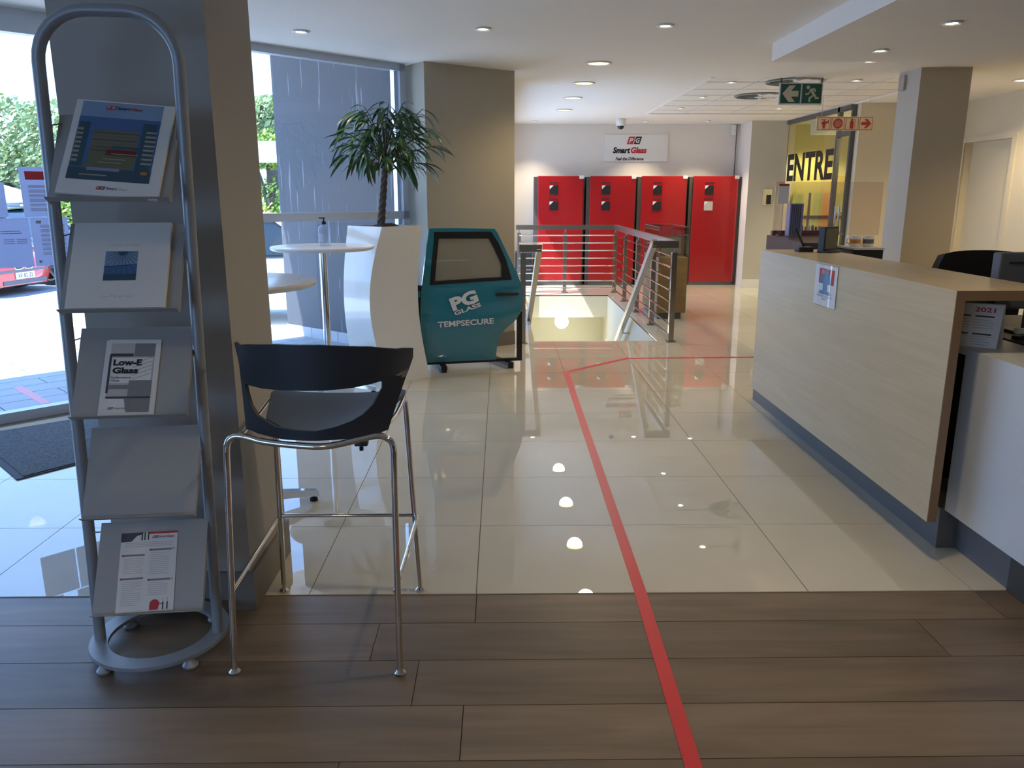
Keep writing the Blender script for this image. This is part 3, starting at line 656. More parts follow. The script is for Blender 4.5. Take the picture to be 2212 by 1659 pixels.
for (x, y, lb) in ((2.86, 8.12, 'round swirl air diffuser behind the green exit sign'), (2.88, 9.25, 'round swirl air diffuser in the tiled ceiling left of the exit sign')):
    t = thing('swirl_diffuser', lb, 'air diffuser', (x, y, CEIL + 0.009), 0, 'swirl air diffusers')
    MB().lathe([(0.0, -0.004), (0.27, -0.004), (0.275, -0.012), (0.255, -0.016), (0.25, -0.006)], 30, smooth=False).build('plate', M['rack'], t)
    for k in range(10):
        a = 2 * PI * k / 10; bl = MB()
        ex = Vector((math.cos(a), math.sin(a), 0)); ey = Vector((-math.sin(a), math.cos(a), 0))
        bl.add([ex * 0.05 + ey * -0.008 + Vector((0, 0, -0.008)), ex * 0.24 + ey * -0.03 + Vector((0, 0, -0.006)), ex * 0.24 + ey * 0.035 + Vector((0, 0, -0.026)), ex * 0.05 + ey * 0.01 + Vector((0, 0, -0.020))], [(0, 1, 2, 3)])
        bl.build('blade', M['camw'], t)
    MB().lathe([(0.055, -0.006), (0.05, -0.022), (0.0, -0.026)], 16).build('hub', M['camw'], t)

# ------------------------------------------------------------------ hanging signs
ex = thing('exit_sign', 'green hanging sign with arrow and running figure', 'exit sign', (2.826, 7.82, 0.0))
ex.scale = (0.92, 1, 0.92); ex.location.z = 0.20
MB().box(-0.225, 0.215, -0.012, 0.012, 2.195, 2.405).build('frame', M['alu'], ex)
for x0, x1 in ((-0.213, -0.012), (0.006, 0.204)): MB().box(x0, x1, -0.015, -0.011, 2.208, 2.394).build('panel', M['sign_green'], ex)
for x in (-0.215, 0.205): MB().box(x - 0.006, x + 0.006, -0.006, 0.006, 2.40, 2.455).build('hanger', M['dgrey'], ex)
Fx = frame((-0.1125, -0.016, 2.301), XY, XZ)
MB().slab([(-0.085, 0), (-0.018, 0.08), (0.048, 0.08), (0.005, 0.028), (0.08, 0.028), (0.08, -0.028), (0.005, -0.028), (0.048, -0.08), (-0.018, -0.08)], Fx, 0, 0.001).build('arrow', M['sign_glow'], ex)
Fx = frame((0.105, -0.016, 2.301), XY, XZ)
man = MB()
man.slab([(-0.042 + 0.018 * math.cos(k * PI / 6), 0.062 + 0.018 * math.sin(k * PI / 6)) for k in range(12)], Fx, 0, 0.001)
for p in ([(-0.028, 0.042), (0.0, 0.052), (0.032, -0.002), (0.008, -0.014)], [(-0.032, 0.044), (-0.022, 0.026), (-0.042, 0.004), (-0.066, 0.004), (-0.066, -0.010), (-0.034, -0.010), (-0.012, 0.026)],
          [(0.0, 0.052), (0.030, 0.050), (0.044, 0.024), (0.032, 0.016), (0.022, 0.036), (0.004, 0.036)], [(0.010, -0.014), (0.032, -0.002), (0.030, -0.018), (-0.010, -0.045), (-0.010, -0.080), (-0.030, -0.080), (-0.028, -0.036)],
          [(0.012, -0.010), (0.032, -0.002), (0.052, -0.034), (0.074, -0.034), (0.074, -0.052), (0.034, -0.052), (0.034, -0.036)]):
    man.slab(p, Fx, 0, 0.001)
man.build('running_figure', M['sign_glow'], ex)
fr = thing('fire_sign', 'hanging row of four red on cream fire equipment symbols', 'fire sign', (3.842, 9.2, 2.166)); fr.scale = (0.876, 0.876, 0.876)
MB().box(-0.36, 0.36, -0.01, 0.01, -0.085, 0.085).build('panel', M['sign_cream'], fr)
for x in (-0.3, 0.3): MB().box(x - 0.002, x + 0.002, -0.002, 0.002, 0.085, 0.33).build('hanger', M['alu'], fr)
for k in range(4):
    c = -0.27 + 0.18 * k; Ff = frame((c, -0.011, 0), XY, XZ); b = MB()
    for q in ((-0.083, 0.083, -0.078, -0.072), (-0.083, 0.083, 0.072, 0.078), (-0.083, -0.077, -0.072, 0.072), (0.077, 0.083, -0.072, 0.072)): b.rect(Ff, *q, 0.0004)
    if k == 0:
        b.slab([(-0.012, -0.06), (0.014, -0.06), (0.020, -0.01), (0.036, 0.0), (0.030, 0.022), (0.006, 0.030), (-0.026, 0.020), (-0.036, 0.0), (-0.018, -0.012)], Ff, 0, 0.001)
        b.rect(Ff, -0.038, 0.020, 0.040, 0.050, 0.001); b.rect(Ff, -0.004, 0.006, 0.026, 0.044, 0.001); b.rect(Ff, 0.028, 0.060, 0.010, 0.030, 0.001); b.rect(Ff, 0.050, 0.060, -0.004, 0.044, 0.001)
    elif k == 1:
        n = 28
        for ri, ro in ((0.0, 0.010), (0.016, 0.024), (0.030, 0.040), (0.044, 0.062)):
            for i in range(n):
                a0, a1 = 2 * PI * i / n, 2 * PI * (i + 1) / n
                b.add([Ff(ri * math.cos(a0), ri * math.sin(a0), 0.001), Ff(ro * math.cos(a0), ro * math.sin(a0), 0.001), Ff(ro * math.cos(a1), ro * math.sin(a1), 0.001), Ff(ri * math.cos(a1), ri * math.sin(a1), 0.001)], [(0, 1, 2, 3)])
    elif k == 2:
        b.slab([(-0.026, -0.062), (0.020, -0.062), (0.020, 0.022), (0.010, 0.040), (-0.014, 0.040), (-0.026, 0.022)], Ff, 0, 0.001); b.rect(Ff, -0.012, 0.008, 0.038, 0.060, 0.001)
        b.slab([(-0.034, 0.052), (-0.012, 0.058), (-0.012, 0.064), (-0.034, 0.058)], Ff, 0, 0.001)
        hs = [(0.008, 0.056), (0.030, 0.058), (0.044, 0.04), (0.040, 0.0), (0.034, -0.05)]
        for p, q in zip(hs, hs[1:]): b.slab([p, q, (q[0] - 0.005, q[1] - 0.004), (p[0] - 0.005, p[1] - 0.004)], Ff, 0, 0.001)
    else:
        b.slab([(0.068, 0.0), (0.012, 0.056), (-0.024, 0.056), (0.010, 0.018), (-0.062, 0.018), (-0.062, -0.018), (0.010, -0.018), (-0.024, -0.056), (0.012, -0.056)], Ff, 0, 0.001)
    b.build('symbol', M['sign_red'], fr)

# ------------------------------------------------------------------ reception desk
dk = thing('reception_desk', 'long pale oak reception counter standing on a recessed grey plinth', 'desk', (1.63, 2.80, 0))
MB().box(0.0, 0.035, 0.0, 2.18, 0.172, 1.024).build('front_panel', M['oak'], dk)
MB().box(0.0, 0.40, 0.0, 2.18, 1.024, 1.06).build('worktop', M['oak'], dk)
MB().box(0.001, 0.034, -0.003, 0.0, 0.172, 1.024).box(0.0, 0.40, -0.003, 0.0, 1.024, 1.06).build('edging', M['oakedge'], dk)
MB().box(0.035, 0.25, 0.45, 2.16, 0.172, 1.024).build('carcass', M['darkin'], dk)
MB().box(0.128, 0.33, 0.135, 2.53, 0.0, 0.172).build('plinth', M['plinth'], dk)
lc = thing('low_counter', 'lower pale grey counter section joined to the near end of the oak desk', 'counter', (1.775, 1.55, 0))
MB().box(0.0, 0.025, 0.0, 1.385, 0.165, 0.797).build('front_panel', M['whitelam'], lc)
MB().box(0.0, 0.75, 0.0, 1.39, 0.797, 0.822).box(0.0, 0.26, 1.39, 1.69, 0.797, 0.822).build('worktop', M['whitelam'], lc)
MB().box(0.06, 0.70, 1.04, 1.383, 0.0, 0.165).build('plinth', M['plinth'], lc)
MB().box(0.05, 0.70, 0.0, 1.03, 0.0, 0.165).box(0.025, 0.72, 0.02, 0.06, 0.165, 0.797).build('carcass', M['darkin'], lc)
po = thing('counter_notice', 'plastic sleeved notice with a blue picture stuck to the oak counter front', 'notice', (1.629, 4.078, 0.843))
Fp = frame((-0.002, 0, 0), (0, -1, 0), (0, 0.06, 1))
MB().fbox(Fp, 0.0, 0.268, 0.005, 0.208, 0, 0.0012).build('sheet', M['print_white'], po)
MB().fbox(Fp, -0.004, 0.272, 0.0, 0.212, 0.0028, 0.0032).build('sleeve', M['laminating'], po)
pr = MB(); pr.rect(Fp, 0.05, 0.235, 0.115, 0.19, 0.0015, 0); pr.rect(Fp, 0.075, 0.12, 0.14, 0.185, 0.0017, 3); pr.rect(Fp, 0.13, 0.165, 0.13, 0.188, 0.0017, 1); pr.rect(Fp, 0.07, 0.20, 0.07, 0.165, 0.0019, 2)
pr.rect(Fp, 0.06, 0.21, 0.062, 0.075, 0.0018, 1)
for u in (0.072, 0.162): pr.rect(Fp, u, u + 0.036, 0.08, 0.115, 0.0021, 4); pr.rect(Fp, u + 0.012, u + 0.024, 0.115, 0.152, 0.0021, 5)
pr.build('picture', [M['print_red'], M['print_violet'], M['print_cyan'], M['print_pink'], M['print_white'], M['print_brown']], po)
text('lettering', 'PLEASE DO NOT TOUCH OVER THE', Fp, 0.134, 0.048, 0.012, M['print_dark'], po, width=0.19, height=0.009, w=0.002)
text('lettering', 'BELOW', Fp, 0.134, 0.034, 0.012, M['print_dark'], po, width=0.05, height=0.009, w=0.002)
cal = thing('desk_calendar', 'white tent calendar standing on the low grey counter', 'calendar', (1.80, 3.06, 0.822), -0.70)
Fc1 = frame((-0.02, -0.045, 0), (0.94, 0.0, 0), (0.15, 0.33, 0.94)); Fc2 = frame((-0.02, 0.095, 0), (0.94, 0, 0), (0.15, -0.33, 0.94))
MB().fbox(Fc1, -0.02, 0.17, 0, 0.17, 0, 0.002).fbox(Fc2, -0.02, 0.17, 0, 0.17, -0.002, 0).build('card', M['paper'], cal)
gp = MB()
for r in range(2):
    for c_ in range(2): gp.rect(Fc1, 0.0 + c_ * 0.08, 0.065 + c_ * 0.08, 0.118 - r * 0.07, 0.124 - r * 0.07, 0.003, 0); lines(gp, Fc1, 0.0 + c_ * 0.08, 0.065 + c_ * 0.08, 0.07 - r * 0.065, 0.112 - r * 0.065, 4, 0.003, 1, 0.003, r)
gp.build('month_print', [M['print_dark'], M['print_lgrey']], cal)
text('lettering', '2021', Fc1, 0.11, 0.138, 0.03, M['print_red'], cal, bold=0.02, width=0.07, height=0.018, w=0.003)
# things behind and on the desk
c2 = thing('back_counter', 'dark brown counter with a red front strip behind the oak desk', 'counter', (0, 0, 0))
q = [(2.33, 7.0), (2.21, 5.85), (2.40, 5.8), (2.80, 6.85), (2.84, 7.0)]
MB().prism(q, 0.93, 1.05).build('counter_top', M['brown'], c2)
MB().prism([(2.45, 6.90), (2.30, 5.95), (2.38, 5.9), (2.75, 6.8)], 0.0, 0.93).build('carcass', M['brown'], c2)
MB().prism([(2.36, 6.995), (2.94, 6.975), (2.94, 6.94), (2.36, 6.955)], 1.05, 1.09).build('red_reflection_strip', M['darkred'], c2)  # reflection of the red cabinets, coloured into a strip on the counter
fb_ = thing('file_box', 'lilac grey ribbed file box standing on the dark back counter', 'file box', (2.435, 6.77, 1.0515))
MB().bbox(0, 0.115, 0, 0.09, 0, 0.27, 0.004).build('case', M['print_violet'], fb_)
for k in range(5): MB().box(0.012 + 0.018 * k, 0.020 + 0.018 * k, -0.004, 0.0, 0.01, 0.26).build('rib', M['chairg'], fb_)
for k in range(8):
    x = 2.56 + 0.030 * k
    pot_lb = ('orange sample pot at the left end of the ledge row', 'red sample pot second from the left on the ledge', 'tan sample pot third from the left on the ledge', 'violet sample pot fourth from the left on the ledge', 'white sample pot fifth from the left on the ledge', 'blue sample pot sixth from the left on the ledge', 'red sample pot second from the right on the ledge', 'tan sample pot at the right end of the ledge row')
    o = MB().lathe([(0.0, 0), (0.011, 0.001), (0.011, 0.028 + 0.006 * (k % 3)), (0.006, 0.034 + 0.006 * (k % 3)), (0.0, 0.035 + 0.006 * (k % 3))], 10).build('sample_pot', M[('print_orange', 'print_red', 'print_tan', 'print_violet', 'print_white', 'print_cyan', 'print_red', 'print_tan')[k]]); o.location = (x, 6.958 + 0.0, 1.09)
    tag(o, pot_lb[k], 'pot', 'sample pots on the back counter ledge')
ac = thing('sneeze_guard', 'clear acrylic sneeze guard panels standing on the dark back counter', 'screen', (0, 0, 0))
for x0, x1, zb in ((2.345, 2.845, 1.052), (2.85, 3.27, 1.052)):
    MB().box(x0, x1, 6.905, 6.911, zb, 1.50).build('acrylic_panel', M['acrylic'], ac)
MB().box(2.37, 2.46, 6.900, 6.904, 1.32, 1.485).build('notice', M['paper'], ac)
MB().box(2.37, 2.46, 6.8985, 6.900, 1.465, 1.483).build('notice_heading', M['print_red'], ac)
for x in (2.40, 2.78): MB().box(x - 0.02, x + 0.02, 6.86, 6.93, 1.0505, 1.062).build('foot', M['dgrey'], ac)
mc = thing('desk_microphone', 'thin black gooseneck stand on a square base on the oak desk', 'stand', (1.825, 4.79, 1.06))
MB().bbox(-0.045, 0.045, -0.04, 0.04, 0, 0.03, 0.006).build('base', M['black'], mc)
MB().tube([(0.0, 0, 0.03), (-0.03, 0, 0.08), (-0.062, 0, 0.14)], 0.007, 8).build('stem', M['black'], mc)
mn = thing('small_monitor', 'small dark screen seen edge on at the far end of the oak desk', 'screen', (1.955, 4.72, 1.06), math.radians(-53))
Fm = frame((0, 0, 0), (1, 0, 0), (-0.25, 0, 1))
MB().fbox(Fm, -0.035, 0.0, 0.012, 0.15, -0.075, 0.075).build('housing', M['black'], mn)
MB().fbox(Fm, 0.0, 0.004, 0.022, 0.14, -0.062, 0.062).build('screen', M['monback'], mn)
MB().bbox(-0.05, 0.04, -0.06, 0.06, 0.0, 0.014, 0.004).build('stand', M['black'], mn)
bc = thing('black_cabinet', 'low black cabinet with a pale top beyond the oak desk', 'cabinet', (2.885, 6.48, 0))
MB().bbox(0, 0.24, 0, 0.36, 0, 0.955, 0.006).build('carcass', M['black'], bc)
MB().box(-0.005, 0.245, -0.005, 0.36, 0.955, 0.97).build('top', M['whitelam'], bc)
for k, (x, mm, lb) in enumerate(((2.945, 'print_orange', 'white mug with a yellow band, left on the black cabinet'), (3.055, 'dgrey', 'white mug with a dark band, right on the black cabinet'))):
    t = thing('mug', lb, 'mug', (x, 6.62, 0.97), 0, 'mugs on the black cabinet')
    MB().lathe([(0.035, 0), (0.042, 0.01), (0.042, 0.09), (0.038, 0.09), (0.036, 0.012), (0, 0.012)], 18).build('cup', M['mug'], t)
    MB().lathe([(0.0425, 0.03), (0.0428, 0.03), (0.0428, 0.065), (0.0425, 0.065)], 18).build('band', M[mm], t)
    MB().tube([(-0.04, 0, 0.075), (-0.066, 0, 0.07), (-0.07, 0, 0.035), (-0.04, 0, 0.02)], 0.006, 6).build('handle', M['mug'], t)
ch = thing('office_chair', 'black office chair back showing above the oak counter', 'chair', (2.67, 4.45, 0), 0.15); ch.scale = (1, 1, 0.968)
bk = MB(); n = 14; vs = []; fs_ = []
for i in range(n + 1):
    u = -1 + 2 * i / n; zt = 1.128 - 0.025 * abs(u) ** 3 - (0.06 if abs(u) > 0.99 else 0)
    for y_, z_ in ((0, 0.60), (-0.02, 0.95), (-0.01, zt), (0.045, zt - 0.012), (0.05, 0.95), (0.06, 0.60)): vs.append((u * (0.27 + 0.02 * (1 - z_)), y_ - 0.05 * u * u, z_))
for i in range(n):
    for k in range(6): fs_.append((i * 6 + k, i * 6 + (k + 1) % 6, (i + 1) * 6 + (k + 1) % 6, (i + 1) * 6 + k))
fs_ += [list(range(6)), [n * 6 + k for k in range(6)][::-1]]
bk.add(vs, fs_, 0, True).build('backrest', M['chairf'], ch)
MB().bbox(-0.25, 0.25, -0.52, -0.02, 0.44, 0.54, 0.03).build('seat', M['chairf'], ch)
MB().lathe([(0.03, 0.10), (0.03, 0.45)], 12, (0, -0.27, 0)).box(-0.03, 0.03, -0.12, 0.0, 0.46, 0.66).build('column', M['black'], ch)
for k in range(5):
    a = 2 * PI * k / 5 + 0.3; lg_ = MB(); bar(lg_, (0, -0.27, 0.10), (0.28 * math.cos(a), -0.27 + 0.28 * math.sin(a), 0.07), 0.04, 0.03); lg_.lathe([(0, 0), (0.028, 0.006), (0.028, 0.05), (0, 0.056)], 10, (0.27 * math.cos(a), -0.27 + 0.27 * math.sin(a), 0)); lg_.build('leg', M['black'], ch)
mo2 = thing('desk_monitor', 'grey computer monitor back beside the black chair at the right edge', 'monitor', (2.215, 3.27, 0), 0.08)
MB().bbox(-0.17, 0.30, -0.02, 0.03, 0.93, 1.163, 0.008).build('housing', M['chairg'], mo2)
MB().bbox(-0.13, 0.26, -0.026, -0.018, 1.118, 1.126, 0.001).build('vent_slot', M['black'], mo2)
MB().box(0.02, 0.10, 0.0, 0.05, 0.83, 1.0).bbox(-0.05, 0.2, -0.06, 0.12, 0.822, 0.835, 0.004).build('stand', M['chairg'], mo2)
dk2 = thing('work_desk', 'dark work surface behind the reception counter', 'desk', (2.06, 2.95, 0))
MB().box(0.0, 0.75, 0.0, 0.85, 0.78, 0.822).build('worktop', M['darkin'], dk2)
MB().box(0.70, 0.75, 0.02, 0.83, 0.0, 0.78).box(0.02, 0.70, 0.79, 0.83, 0, 0.78).build('side_panel', M['darkin'], dk2)
st = thing('stapler', 'brass coloured stapler lying on the counter at the right edge', 'stapler', (2.13, 3.14, 0.822), 0.2)
MB().bbox(-0.05, 0.09, -0.015, 0.015, 0.0, 0.016, 0.003).build('base', M['black'], st)
MB().bbox(-0.045, 0.09, -0.013, 0.013, 0.022, 0.045, 0.004).build('arm', M['sign_cream'], st)

# ------------------------------------------------------------------ car door on its stand
cd = thing('car_door_display', 'teal car door with white lettering on a black stand before the corner pillar', 'car door', (-0.2, 6.357, 0), math.radians(12.44))
teal = [(-0.373, 1.138), (-0.171, 1.140), (0.149, 1.130), (0.172, 1.1), (0.25, 0.941), (0.325, 0.79), (0.356, 0.726), (0.373, 0.664), (0.381, 0.59), (0.379, 0.516), (0.361, 0.454), (0.313, 0.385), (0.241, 0.332), (0.193, 0.271), (0.165, 0.193), (0.154, 0.086), (-0.434, 0.07), (-0.45, 0.212), (-0.461, 0.367), (-0.458, 0.519), (-0.445, 0.685), (-0.422, 0.819), (-0.39, 1.04)]
wf = [(-0.335, 1.112), (0.119, 1.109), (0.18, 1.018), (0.242, 0.881), (0.288, 0.724), (0.178, 0.721), (-0.38, 0.697), (-0.366, 0.833), (-0.339, 1.039)]
gs = [(-0.3, 1.059), (0.102, 1.054), (0.157, 0.951), (0.204, 0.848), (0.202, 0.747), (-0.338, 0.728), (-0.322, 0.877), (-0.302, 1.039)]
Fd = frame((0, 0, 0), XY, XZ)          # w points towards the viewer (-y)
def bulge(u, z):                        # the outer skin bows out below the window
    return 0.035 * math.sin(min(max((z - 0.07) / 0.62, 0), 1) * PI) ** 0.7 if z < 0.69 else 0.0
def ringfill(outer, inner, F, w0, w1, mb, m=0):
    """plate with a hole: outer and inner outlines bridged by angle"""
    cx = sum(p[0] for p in inner) / len(inner); cz = sum(p[1] for p in inner) / len(inner)
    def hit(poly, a):
        d = (math.cos(a), math.sin(a)); best = None
        for i in range(len(poly)):
            p, q = poly[i], poly[(i + 1) % len(poly)]
            ex, ez = q[0] - p[0], q[1] - p[1]; den = d[0] * ez - d[1] * ex
            if abs(den) < 1e-9: continue
            t = ((p[0] - cx) * ez - (p[1] - cz) * ex) / den; s = ((p[0] - cx) * d[1] - (p[1] - cz) * d[0]) / den
            if t > 0 and -1e-6 <= s <= 1 + 1e-6 and (best is None or t < best): best = t
        return (cx + d[0] * best, cz + d[1] * best)
    an = sorted(set([round(math.atan2(p[1] - cz, p[0] - cx), 4) for p in list(outer) + list(inner)] + [round(-PI + 2 * PI * k / 48 + 0.01, 4) for k in range(48)]))
    O = [hit(outer, a) for a in an]; I = [hit(inner, a) for a in an]; n = len(an)
    vs = [F(*p, w1) for p in O] + [F(*p, w1) for p in I] + [F(*p, w0) for p in O] + [F(*p, w0) for p in I]; fs2 = []
    for i in range(n):
        j = (i + 1) % n
        fs2 += [(i, j, n + j, n + i), (2*n + i, 3*n + i, 3*n + j, 2*n + j), (i, 2*n + i, 2*n + j, j), (n + i, n + j, 3*n + j, 3*n + i)]
    mb.add(vs, fs2, m)
upper = [p for p in teal if p[1] > 0.67]
up_o = [(-0.373, 1.138), (-0.171, 1.140), (0.149, 1.130), (0.172, 1.1), (0.25, 0.941), (0.325, 0.79), (0.362, 0.70), (0.37, 0.672), (0.1, 0.668), (-0.444, 0.672), (-0.422, 0.819), (-0.39, 1.04)]
pn = MB(); ringfill(up_o, wf, Fd, -0.03, 0.012, pn)
low = [p for p in teal if p[1] <= 0.67]
zs = [0.07 + (0.672 - 0.07) * k / 22 for k in range(23)]
def span(z):
    L_ = []
    for i in range(len(teal)):
        p, q = teal[i], teal[(i + 1) % len(teal)]
        if (p[1] - z) * (q[1] - z) <= 0 and p[1] != q[1]: L_.append(p[0] + (q[0] - p[0]) * (z - p[1]) / (q[1] - p[1]))
    return min(L_), max(L_)
vs = []; fs2 = []; nu = 12
for z in zs:
    a, b = span(max(z, 0.0865))
    for k in range(nu + 1):
        u = a + (b - a) * k / nu; edge = 1 - abs(2 * k / nu - 1) ** 6
        vs.append(Fd(u, z, 0.006 + bulge(u, z) * (0.35 + 0.65 * edge)))
N_ = len(vs); vs += [Vector((v.x, 0.035, v.z)) for v in vs]
for i in range(len(zs) - 1):
    for k in range(nu):
        a = i * (nu + 1) + k; fs2.append((a, a + 1, a + nu + 2, a + nu + 1)); fs2.append((N_ + a, N_ + a + nu + 1, N_ + a + nu + 2, N_ + a + 1))
    for k in (0, nu):
        a = i * (nu + 1) + k; fs2.append((a, a + nu + 1, N_ + a + nu + 1, N_ + a))
for k in range(nu):
    fs2.append((k, k + 1, N_ + k + 1, N_ + k)); a = (len(zs) - 1) * (nu + 1) + k; fs2.append((a, N_ + a, N_ + a + 1, a + 1))
pn.add(vs, fs2, 0, True)
pn.build('door_skin', M['teal'], cd)
b = MB(); ringfill(wf, gs, Fd, -0.028, 0.016, b); b.build('window_frame', M['sheen'], cd)
MB().slab(gs, Fd, -0.008, -0.003).build('window_glass', M['dglass'], cd)
MB().box(-0.505, -0.44, 0.02, 0.09, 0.10, 0.69).build('hinge_edge', M['sheen'], cd)
MB().fbox(Fd, -0.48, -0.455, 0.60, 0.65, -0.02, 0.0).build('hinge', M['teal'], cd)
b = MB(); b.bbox(0.145, 0.337, -0.062, -0.036, 0.600, 0.626, 0.009).fbox(Fd, 0.15, 0.165, 0.605, 0.620, 0.0, 0.05).fbox(Fd, 0.315, 0.33, 0.605, 0.620, 0.0, 0.05)
b.build('door_handle', M['black'], cd)
b = MB(); b.slab([(0.235 + 0.045 * math.cos(k * PI / 8), 0.626 + 0.024 * math.sin(k * PI / 8)) for k in range(16)], Fd, 0.02, 0.034); b.build('handle_cup', M['teal'], cd)
b = MB().box(-0.44, 0.378, 0.0, 0.03, 0.050, 0.074).box(0.338, 0.378, 0.0, 0.03, 0.074, 0.46).box(-0.44, -0.41, 0.036, 0.06, 0.05, 0.65)
b.build('stand_frame', M['sheen'], cd)
for (x, ya, yb, xs) in ((-0.29, -0.10, 0.30, 0.0), (0.27, -0.06, 0.34, -0.12)):
    b = MB(); bar(b, (x, ya, 0.035), (x + xs, yb, 0.035), 0.05, 0.03); b.box(x - 0.02, x + 0.02, ya + 0.0, ya + 0.035, 0.0, 0.03); b.box(x + xs - 0.02, x + xs + 0.02, yb - 0.035, yb, 0, 0.03)
    b.build('stand_foot', M['sheen'], cd)
Ft = frame((0, 0, 0), XY, XZ)
tk = dict(m=M['print_white'], parent=cd)
ang = 0.33
text('lettering', 'PG', Ft, -0.200, 0.486, 0.14, bold=0.05, align='LEFT', ang=ang, width=0.225, height=0.108, w=0.047, **tk)
text('lettering', 'GLASS', Ft, -0.186, 0.452, 0.05, bold=0.03, align='LEFT', ang=ang - 0.02, width=0.225, height=0.034, w=0.047, **tk)
text('lettering', 'TEMPSECURE', Ft, -0.327, 0.360, 0.06, bold=0.028, align='LEFT', ang=0.035, width=0.458, height=0.047, w=0.047, **tk)

# ------------------------------------------------------------------ curved planter and the tree in it
pl = thing('tall_planter', 'tall glossy white curved square planter between the round table and the car door', 'planter', (-0.86, 6.06, 0))
b = MB(); vs = []; fs2 = []; H = 1.168; nl = 18
def psec(t, ins=0.0):
    k = math.sin(PI * t)
    base = [(0.0, -0.262), (0.262, 0.0), (0.0, 0.262), (-0.295, 0.0)]
    sh = [(-0.118, -0.01), (-0.060, 0.0), (-0.06, 0.0), (-0.058, 0.0)]
    rs = 1 + 0.05 * (1 - t)
    return [((x * rs + sx * k) * (1 - ins) + 0.02 * (1 - t), (y * rs + sy * k) * (1 - ins), t * H) for (x, y), (sx, sy) in zip(base, sh)]
for i in range(nl + 1): vs += psec(i / nl)
for i in range(nl):
    for k in range(4): fs2.append((i * 4 + k, i * 4 + (k + 1) % 4, (i + 1) * 4 + (k + 1) % 4, (i + 1) * 4 + k))
o = len(vs); vs += psec(1.0, 0.16); vs += [(x, y, H - 0.05) for x, y, z in psec(1.0, 0.16)]
for k in range(4):
    k2 = (k + 1) % 4; fs2 += [(nl * 4 + k, nl * 4 + k2, o + k2, o + k), (o + k, o + k2, o + 4 + k2, o + 4 + k)]
fs2 += [(3, 2, 1, 0), (o + 4, o + 5, o + 6, o + 7)]
b.add(vs, fs2, 0, True); pb = b.build('planter_body', M['planter'], pl)
b = MB(); rn = random.Random(3)
soilv = []
for i in range(7):
    for j in range(7):
        u, v = i / 6, j / 6; q = psec(1.0, 0.17)
        p = [(q[0][c] * (1 - u) * (1 - v) + q[1][c] * u * (1 - v) + q[2][c] * u * v + q[3][c] * (1 - u) * v) for c in range(2)]
        soilv.append((p[0], p[1], H - 0.035 + 0.055 * math.sin(PI * u) * math.sin(PI * v) + rn.uniform(-0.008, 0.008)))
b.add(soilv, [(i * 7 + j, (i + 1) * 7 + j, (i + 1) * 7 + j + 1, i * 7 + j + 1) for i in range(6) for j in range(6)], 0, True)
b.build('soil', M['soil'], pl)
tree = thing('potted_fig_tree', 'green fig tree with braided trunk and long drooping leaves in the white planter', 'plant', (-0.905, 6.06, 1.185))
for s in range(3):
    pth = []
    for i in range(26):
        t = i / 25; a = 2 * PI * (t * 3.0 + s / 3); r = 0.016 * (1 - 0.25 * t)
        pth.append((r * math.cos(a) + 0.05 * t, r * math.sin(a), -0.02 + 0.46 * t))
    MB().tube(pth, 0.014, 8, rr=[0.017 - 0.005 * i / 25 for i in range(26)]).build('trunk_stem', M['bark'], tree)
def leafmesh(Lg, Wd, droop, fold):
    v = []; f = []; n = 7
    for i in range(n + 1):
        t = i / n; w = Wd * math.sin(PI * min(1, t * 0.93 + 0.06)) ** 0.8 * (1 - 0.25 * t); x = Lg * math.sin(droop * t) / droop if droop else Lg * t; z = -Lg * (1 - math.cos(droop * t)) / droop
        v += [(x, -w, z + fold * w), (x, 0, z), (x, w, z + fold * w)]
    for i in range(n):
        a = i * 3; f += [(a, a + 3, a + 4, a + 1), (a + 1, a + 4, a + 5, a + 2)]
    me = bpy.data.meshes.new('leaf'); me.from_pydata(v, [], f); me.materials.append(M['leaf'])
    me.polygons.foreach_set('use_smooth', [True] * len(f)); return me
LM = [leafmesh(0.20, 0.017, 0.8, 0.3), leafmesh(0.175, 0.0155, 1.15, 0.3), leafmesh(0.22, 0.018, 0.55, 0.25)]
rn = random.Random(11); nleaf = 0
for k in range(30):
    a = k * 2.39996; ht = (k + 0.5) / 30
    elev = math.radians(-34 + 112 * ht ** 1.0)
    r = 0.33 + rn.uniform(-0.06, 0.06)
    tip = Vector((0.07 + r * math.cos(a) * math.cos(elev) * 1.0, r * math.sin(a) * math.cos(elev), 0.58 + r * math.sin(elev) * 0.86))
    st_ = Vector((0.05, 0, 0.36 + 0.16 * ht)); mid = st_.lerp(tip, 0.5) + Vector((0, 0, 0.06))
    pth = [st_ * (1 - t) ** 2 + mid * 2 * t * (1 - t) + tip * t * t for t in [i / 8 for i in range(9)]]
    MB().tube(pth, 0.004, 5, rr=[0.007 - 0.0045 * i / 8 for i in range(9)]).build('twig', M['twig'], tree)
    n = 9 if k % 2 else 10
    for j in range(n):
        if nleaf >= 290: break
        t = 0.38 + 0.62 * (j + 0.5) / n; i0 = min(7, int(t * 8)); p = pth[i0].lerp(pth[i0 + 1], t * 8 - i0)
        o = bpy.data.objects.new('leaf', LM[rn.randrange(3)]); col.objects.link(o); o.parent = tree; o.location = p
        yaw = a + rn.uniform(-1.1, 1.1); pit = rn.uniform(-0.15, 0.85) - 0.45 * (ht - 0.3)
        o.rotation_euler = (rn.uniform(-0.5, 0.5), pit, yaw); s = rn.uniform(0.8, 1.12); o.scale = (s, s, s); nleaf += 1

